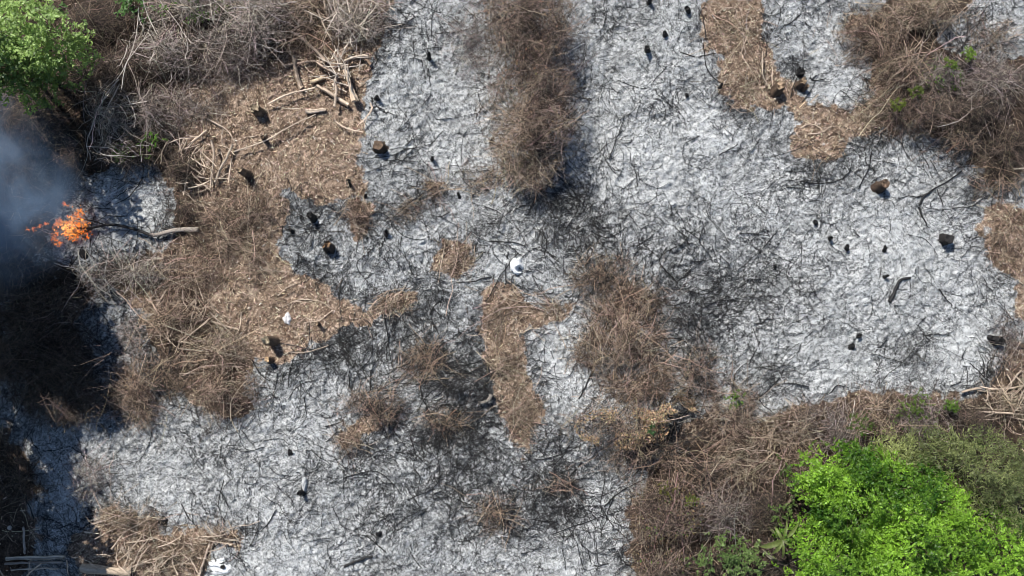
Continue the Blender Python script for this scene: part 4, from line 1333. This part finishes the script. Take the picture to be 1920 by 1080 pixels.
# ------------------------------------------------------------------ green plants
def bush(name, px, py, lobes, base_h, leaf, n_per, c_lo, c_hi, label, cat, group=None, mat=None, aspect=.55, spray=0.16, trunk=True, up=1.0, flat=False):
    """trunk with limbs, and a crown of sprays of leaves. lobes: (px, py, rx, ry px, top m)"""
    X0, Y0 = P(px, py, 0)
    z0 = gz(X0, Y0)
    root = empty(name, (X0, Y0, z0))
    tag(root, label, cat, group)
    gt, gl = Geo(), Geo()
    if trunk:
        for (lx, ly, ax, ay, top) in lobes:
            cx, cy = P(lx, ly, top * .8)
            K = 7
            t = np.linspace(0, 1, K)
            pts = np.stack([X0 + (cx - X0) * t ** 1.3 + rng.normal(0, .03, K) * t, Y0 + (cy - Y0) * t ** 1.3 + rng.normal(0, .03, K) * t, z0 - .05 + top * .8 * t], -1)
            gt.tubes(pts[None], np.linspace(.055, .018, K)[None], 7, (.17, .13, .095))
    for (lx, ly, ax, ay, top) in lobes:
        cx, cy = P(lx, ly, top * .8)
        ax, ay = ax / 100 * (H - top * .8) / H, ay / 100 * (H - top * .8) / H
        area = math.pi * ax * ay
        m = int(area * n_per)
        a = rng.uniform(0, 2 * math.pi, m)
        rr = np.sqrt(rng.random(m))
        wob = .82 + .36 * noise(np.cos(a) * 2 + cx, np.sin(a) * 2 + cy, 1.7, 401)
        sx = cx + np.cos(a) * rr * ax * wob
        sy = cy + np.sin(a) * rr * ay * wob
        bumps = .30 + 1.25 * fbm(sx, sy, 2.3, 405, 3)
        if m < 3:
            m = 3
            rr, sx, sy, bumps = np.zeros(3), np.full(3, cx), np.full(3, cy), np.full(3, .9)
        open_ = (max(ax, ay) < .4) | (rng.random(m) < sstep(.27, .45, fbm(sx, sy, 3.2, 411, 2)))
        rr, sx, sy, bumps = rr[open_], sx[open_], sy[open_], bumps[open_]
        m = len(sx)
        dome = np.sqrt(np.clip(1.02 - rr ** 2, 0, 1))
        sz = relief(sx, sy) + base_h + (top - base_h) * dome * bumps * rng.uniform(.45, 1.0, m) ** .6
        # twigs leading to the sprays
        sel = rng.random(m) < .16
        q = np.stack([sx, sy, sz], -1)[sel]
        src = np.stack([cx + (q[:, 0] - cx) * .35, cy + (q[:, 1] - cy) * .35, z0 + (q[:, 2] - z0) * .45], -1)
        t = np.linspace(0, 1, 4)[None, :, None]
        if len(q):
            pts = src[:, None] * (1 - t) + q[:, None] * t + rng.normal(0, .015, (len(q), 4, 3))
            gt.tubes(pts, taper(len(q), 4, np.full(len(q), .008), np.full(len(q), .003)), 3, vary(len(q), (.14, .12, .07), .2))
        k = 7
        tone = np.clip(rng.random(m) * .45 + .75 * sstep(.25, .75, fbm(sx, sy, 2.0, 409, 2)) - .1, 0, 1)
        hd = rng.uniform(0, 2 * math.pi, m)
        for j in range(k):
            al = hd + (j % 2 * 2 - 1) * rng.uniform(.3, 1.1, m)
            rad = spray * (.15 + .85 * (j + rng.random(m)) / k)
            lx_ = sx + np.cos(hd) * rad + np.cos(al) * leaf * .7
            ly_ = sy + np.sin(hd) * rad + np.sin(al) * leaf * .7
            lz = sz - rad * .25 + rng.normal(0, .02, m)
            c = np.stack([lx_, ly_, lz], -1)
            nrm = rng.normal(0, .42, (m, 3)) + np.array([0, 0, up])
            axis = np.stack([np.cos(al), np.sin(al), rng.normal(-.2, .25, m)], -1)
            cc = np.asarray(c_lo)[None] * (1 - tone[:, None]) + np.asarray(c_hi)[None] * tone[:, None]
            cc = cc * np.exp(rng.normal(0, .18, (m, 1)))
            leaf_quads(gl, c, nrm, axis, leaf * rng.uniform(.65, 1.2, m), aspect, cc)
    if gt.n:
        gt.build("trunk", M_WOOD, root)
    gl.build("crown", mat or M_LEAF, root)
    return root


bush("broadleaf_tree", 10, 70, [(30, 34, 92, 58, 2.9), (92, 98, 54, 42, 2.6), (10, 104, 64, 48, 2.8), (-60, 95, 110, 88, 3.7)], .9, .037, 380, (.08, .14, .045), (.38, .53, .17),
     "leafy green tree with layered boughs beside the smoke", "tree")
bush("shrub", 243, 8, [(243, 6, 30, 20, .9)], .3, .03, 230, (.06, .14, .04), (.10, .20, .05), "small green shrub at the frame top among grey canes", "shrub")
bush("bright_bush", 1700, 1010, [(1590, 905, 80, 66, 1.9), (1660, 960, 116, 96, 2.5), (1750, 1050, 140, 96, 2.6), (1560, 1050, 82, 80, 1.9), (1880, 1060, 120, 86, 2.1), (1745, 950, 96, 66, 2.1), (1640, 1100, 120, 66, 2.2)],
     .5, .029, 560, (.035, .10, .010), (.27, .47, .05), "big lime green leafy bush filling the lower corner", "bush")
bush("olive_bush", 1880, 890, [(1860, 890, 92, 68, 1.9), (1750, 852, 100, 34, 1.2), (1930, 930, 80, 96, 2.0), (1690, 872, 54, 28, 1.0)], .4, .040, 400, (.10, .125, .05), (.38, .42, .17),
     "dull olive feathery bush beside the lime green one", "bush", aspect=.22, spray=.24)
bush("small_bush", 1365, 1040, [(1345, 1040, 45, 36, .9), (1395, 1050, 36, 34, .8)], .25, .030, 230, (.06, .11, .03), (.22, .31, .10), "small dull green bush beside the broad-leaved plant", "bush")
bush("sprouting_shrub", 1490, 925, [(1490, 905, 24, 34, .9), (1470, 960, 22, 24, .8)], .3, .028, 130, (.06, .10, .03), (.12, .18, .05), "thin green shrub at the side of the lime green bush", "shrub")
for (px, py, rx, ry, h, lab, lo, hi) in [
    (1380, 744, 17, 17, .95, "single bright green tuft on the brown bush", (.07, .13, .02), (.13, .24, .04)),
    (1825, 97, 11, 11, .8, "yellow-green sprout on grey scrub, the upper one", (.10, .17, .02), (.17, .28, .04)),
    (1785, 119, 9, 8, .75, "yellow-green sprout on grey scrub, the fainter lower one", (.09, .14, .02), (.15, .22, .04)),
    (1684, 196, 13, 9, .6, "mossy green sprout over the black ash edge", (.08, .11, .02), (.14, .18, .03)),
    (1720, 172, 12, 9, .8, "mossy green sprout atop the tall brown brush", (.08, .11, .02), (.13, .17, .03)),
    (285, 265, 20, 13, .75, "fresh green sprouts in the dark brush near the vines", (.06, .13, .02), (.11, .22, .03)),
    (225, 292, 10, 8, .6, "pale green sprout at the foot of the vines", (.08, .14, .04), (.13, .2, .06)),
    (1720, 765, 30, 30, .55, "green sprouts on the bank above the olive sprays", (.07, .12, .02), (.13, .2, .04)),
    (1785, 760, 12, 10, .6, "green sprout on the bank by the stick fan", (.07, .13, .02), (.13, .22, .04)),
    (1620, 800, 30, 20, .5, "green sprouts on the bank above the lime bush", (.07, .12, .02), (.13, .2, .04)),
    (1830, 835, 20, 16, .6, "green sprouts between dark brush and olive bush", (.06, .11, .02), (.11, .18, .04)),
    (1245, 920, 22, 12, .95, "yellowed green leaves atop the dark brown bush", (.10, .10, .02), (.16, .16, .03)),
    (1298, 937, 12, 10, .7, "yellow-green sprig beside the dark brown bush", (.10, .13, .02), (.16, .2, .03)),
    (1220, 805, 7, 6, .9, "tiny green leaf tuft in the golden bush", (.04, .09, .03), (.07, .14, .04)),
]:
    bush("green_sprout", px, py, [(px, py, rx, ry, h)], h * .6, .021, 900 if rx < 15 else 170, lo, hi, lab, "sprout", "green sprouts in the dead brush", spray=.06 if rx < 15 else .10)


# broad-leaved plant: long drooping blades
def broad_plant(px, py, blades, c, label, h):
    X0, Y0 = P(px, py, h)
    z0 = gz(X0, Y0)
    root = empty("broad_leaved_plant", (X0, Y0, z0))
    tag(root, label, "plant")
    K = 6
    Geo().tubes(np.stack([np.full(K, X0), np.full(K, Y0), np.linspace(z0 - .05, z0 + h, K)], -1)[None], np.linspace(.03, .018, K)[None], 7, (.14, .17, .06), caps=True).build("stalk", M_WOOD, root)
    for (dx, dy, w) in blades:
        ex, ey = dx / 100, -dy / 100
        t = np.linspace(0, 1, 11)
        L = math.hypot(ex, ey)
        nx, ny = -ey / L, ex / L
        cx = X0 + ex * t
        cy = Y0 + ey * t
        cz = z0 + h + .22 * L * np.sin(t * 2.6) - .35 * L * t ** 2
        wd = w / 100 * np.sin(np.clip(t * .97 + .04, 0, 1) * math.pi) ** .6 * (1 + rng.normal(0, .08, 11))
        rows = []
        for s in (-1, -.5, 0, .5, 1):
            rows.append(np.stack([cx + nx * wd * s, cy + ny * wd * s, cz + abs(s) * wd * .35], -1))
        V = np.array(rows)
        i = np.arange(4)[:, None] * 11 + np.arange(10)[None]
        F = np.stack([i, i + 1, i + 12, i + 11], -1).reshape(-1, 4)
        Geo().add(V.reshape(-1, 3), F, np.asarray(c) * rnd.uniform(.8, 1.15)).build("leaf", M_LEAF, root)


broad_plant(1466, 1012, [(-38, 14, 5.5), (20, -6, 4.5), (-16, 26, 4), (32, -30, 3), (2, 34, 2.2), (24, 16, 2), (36, -2, 2), (-12, -22, 3), (10, -34, 2.5)], (.16, .20, .06),
            "plant with long pale green drooping leaves beside the small bush", 1.1)
broad_plant(1455, 1050, [(-20, -10, 1.8), (26, 12, 1.8), (-26, -20, 1.5)], (.20, .19, .14), "withered grey fern frond under the broad-leaved plant", .5)

# tall tree just outside the frame: its crown throws the big shade on the left
def pw(x, y, z):
    """pixel whose ray passes the place point (x, y, z)"""
    k = H / (H - z)
    return 960 + x * 100 * k, 540 - y * 100 * k


TALL = []
for (sx_, sy_, r_, z_) in ((40, 650, 1.55, 5.4), (105, 715, 1.40, 5.4), (60, 960, 1.15, 4.6), (125, 1070, .8, 4.2), (25, 1070, 1.0, 4.2)):
    gx_, gy_ = P(sx_, sy_)
    zz = z_ * .8
    kk = zz / math.tan(SUN_EL)
    qx, qy = pw(gx_ - SHX * kk, gy_ - SHY * kk, zz)
    TALL.append((qx, qy, r_ * 100 * H / (H - zz), r_ * 100 * H / (H - zz), z_))
bush("tall_tree", -310, 380, TALL, 3.0, .07, 330, (.05, .11, .02), (.09, .18, .03), "tall leafy tree just outside the frame beyond the smoke", "tree")

# ------------------------------------------------------------------ flames and smoke
def flame_mat():
    m, nt, out = new_mat("flames")
    tc = nt.nodes.new("ShaderNodeTexCoord")
    a = nt.nodes.new("ShaderNodeAttribute")
    a.attribute_name = "tint"
    n = noise_node(nt, tc.outputs["Object"], 22, 3, .6, .5)
    s = math_node(nt, 'ADD', math_node(nt, 'MULTIPLY', n, 1.6), .1)
    e = nt.nodes.new("ShaderNodeEmission")
    nt.links.new(a.outputs["Color"], e.inputs[0])
    nt.links.new(s, e.inputs[1])
    tr = nt.nodes.new("ShaderNodeBsdfTransparent")
    gap = ramp(nt, noise_node(nt, tc.outputs["Object"], 45, 2, .6), [(.40, (0, 0, 0)), (.52, (1, 1, 1))])
    mx = nt.nodes.new("ShaderNodeMixShader")
    nt.links.new(gap, mx.inputs[0])
    nt.links.new(tr.outputs[0], mx.inputs[1])
    nt.links.new(e.outputs[0], mx.inputs[2])
    nt.links.new(mx.outputs[0], out.inputs[0])
    return m


M_FLAME = flame_mat()
FL = [(130, 425, 20, 14, 70), (112, 418, 12, 8, 22), (148, 405, 12, 10, 24), (152, 422, 12, 5, 18), (135, 440, 16, 8, 26), (155, 436, 12, 4, 14), (105, 437, 6, 4, 6),
      (112, 457, 8, 6, 10), (104, 449, 4, 4, 5), (136, 449, 6, 4, 6), (152, 395, 4, 5, 6), (120, 381, 3, 3, 3), (128, 386, 5, 2, 3), (87, 420, 4, 2, 4), (75, 424, 3, 2, 3), (65, 429, 4, 3, 4), (55, 431, 4, 2, 2), (164, 447, 4, 3, 3)]
root = empty("flames", (*P(130, 425), gz(*P(130, 425))))
tag(root, "orange flames licking up round the charred limb tip", "fire")
for i, (px, py, sx, sy, n) in enumerate(FL):
    k = 0 if i == 0 else 1
    g = Geo()
    if True:
        for q in range(int(n * 2.4)):
            h = abs(rng.normal(.10, .06)) + .04
            x, y = P(px + rng.normal(0, .55) * sx, py + rng.normal(0, .55) * sy, h)
            L = rng.uniform(.015, .05)
            K = 6
            t = np.linspace(0, 1, K)
            a = rng.uniform(0, 6.28)
            pts = np.stack([x + np.cos(a + t * 1.5) * L * t + rng.normal(0, .006, K), y + np.sin(a + t * 1.5) * L * t + rng.normal(0, .006, K), gz(x, y) + h + L * 1.1 * t], -1)
            r = rng.uniform(.0025, .0085) * np.sin(np.clip(t * .9 + .1, 0, 1) * math.pi) ** .7
            hot = rng.random() * (1.15 if k == 0 else .6)
            c = np.array([1.0, .16 + .36 * hot, .03 + .12 * hot * hot]) * rng.uniform(.5, 1.3) * (2.0 if k == 0 and q % 3 else 1.0)
            g.tubes(pts[None], r[None], 5, c)
    g.build("flame_core" if i == 0 else "flame_tongue", M_FLAME, root)


def smoke():
    m, nt, out = new_mat("smoke")
    tc = nt.nodes.new("ShaderNodeTexCoord")
    # soft falloff towards the outside of the plume
    sub = nt.nodes.new("ShaderNodeVectorMath")
    sub.operation = 'DIVIDE'
    sub.inputs[1].default_value = SMOKE_R
    geo = nt.nodes.new("ShaderNodeNewGeometry")
    off = nt.nodes.new("ShaderNodeVectorMath")
    off.operation = 'SUBTRACT'
    off.inputs[1].default_value = (*P(-28, 360, 1.3), 1.38)
    nt.links.new(geo.outputs["Position"], off.inputs[0])
    nt.links.new(off.outputs[0], sub.inputs[0])
    ln = nt.nodes.new("ShaderNodeVectorMath")
    ln.operation = 'LENGTH'
    nt.links.new(sub.outputs[0], ln.inputs[0])
    fall = ramp(nt, ln.outputs["Value"], [(0.25, (1, 1, 1)), (0.55, (.50, .50, .50)), (0.92, (0, 0, 0))])
    n = noise_node(nt, off.outputs[0], 1.1, 4, .6, .8)
    nn = ramp(nt, n, [(.38, (.06, .06, .06)), (.50, (.45, .45, .45)), (.64, (1.3, 1.3, 1.3))])
    dn = math_node(nt, 'MULTIPLY', math_node(nt, 'MULTIPLY', fall, nn), SMOKE_D)
    v = nt.nodes.new("ShaderNodeVolumePrincipled")
    v.inputs["Color"].default_value = (.33, .47, .66, 1)
    v.inputs["Anisotropy"].default_value = .15
    nt.links.new(dn, v.inputs["Density"])
    nt.links.new(v.outputs[0], out.inputs["Volume"])
    # plume outline: a lumpy ellipsoid leaning up and away from the fire
    u = np.linspace(0, math.pi, 25)
    w = np.linspace(0, 2 * math.pi, 33)[:-1]
    U, W = np.meshgrid(u, w, indexing='ij')
    pts = np.stack([np.sin(U) * np.cos(W), np.sin(U) * np.sin(W), np.cos(U)], -1)
    cx, cy = P(-28, 360, 1.3)
    k = 1 + .10 * np.sin(3 * W + 1) * np.sin(U) + .06 * np.sin(5 * U)
    pts = pts * k[..., None] * np.array(SMOKE_R) + np.array([cx, cy, 1.38])
    n0, n1 = U.shape
    i = np.arange(n0 - 1)[:, None] * n1 + np.arange(n1)[None]
    j = np.arange(n0 - 1)[:, None] * n1 + (np.arange(n1)[None] + 1) % n1
    F = np.stack([i + n1, j + n1, j, i], -1).reshape(-1, 4)
    o = Geo().add(pts.reshape(-1, 3), F, (.6, .65, .7)).build("smoke", m, None, (cx, cy, 1.38))
    tag(o, "thin blue-grey smoke drifting from the flames over dark brush", "smoke", kind="stuff")


SMOKE_D = 1.75
SMOKE_R = (2.0, 2.25, 1.25)
smoke()
flush_labels()
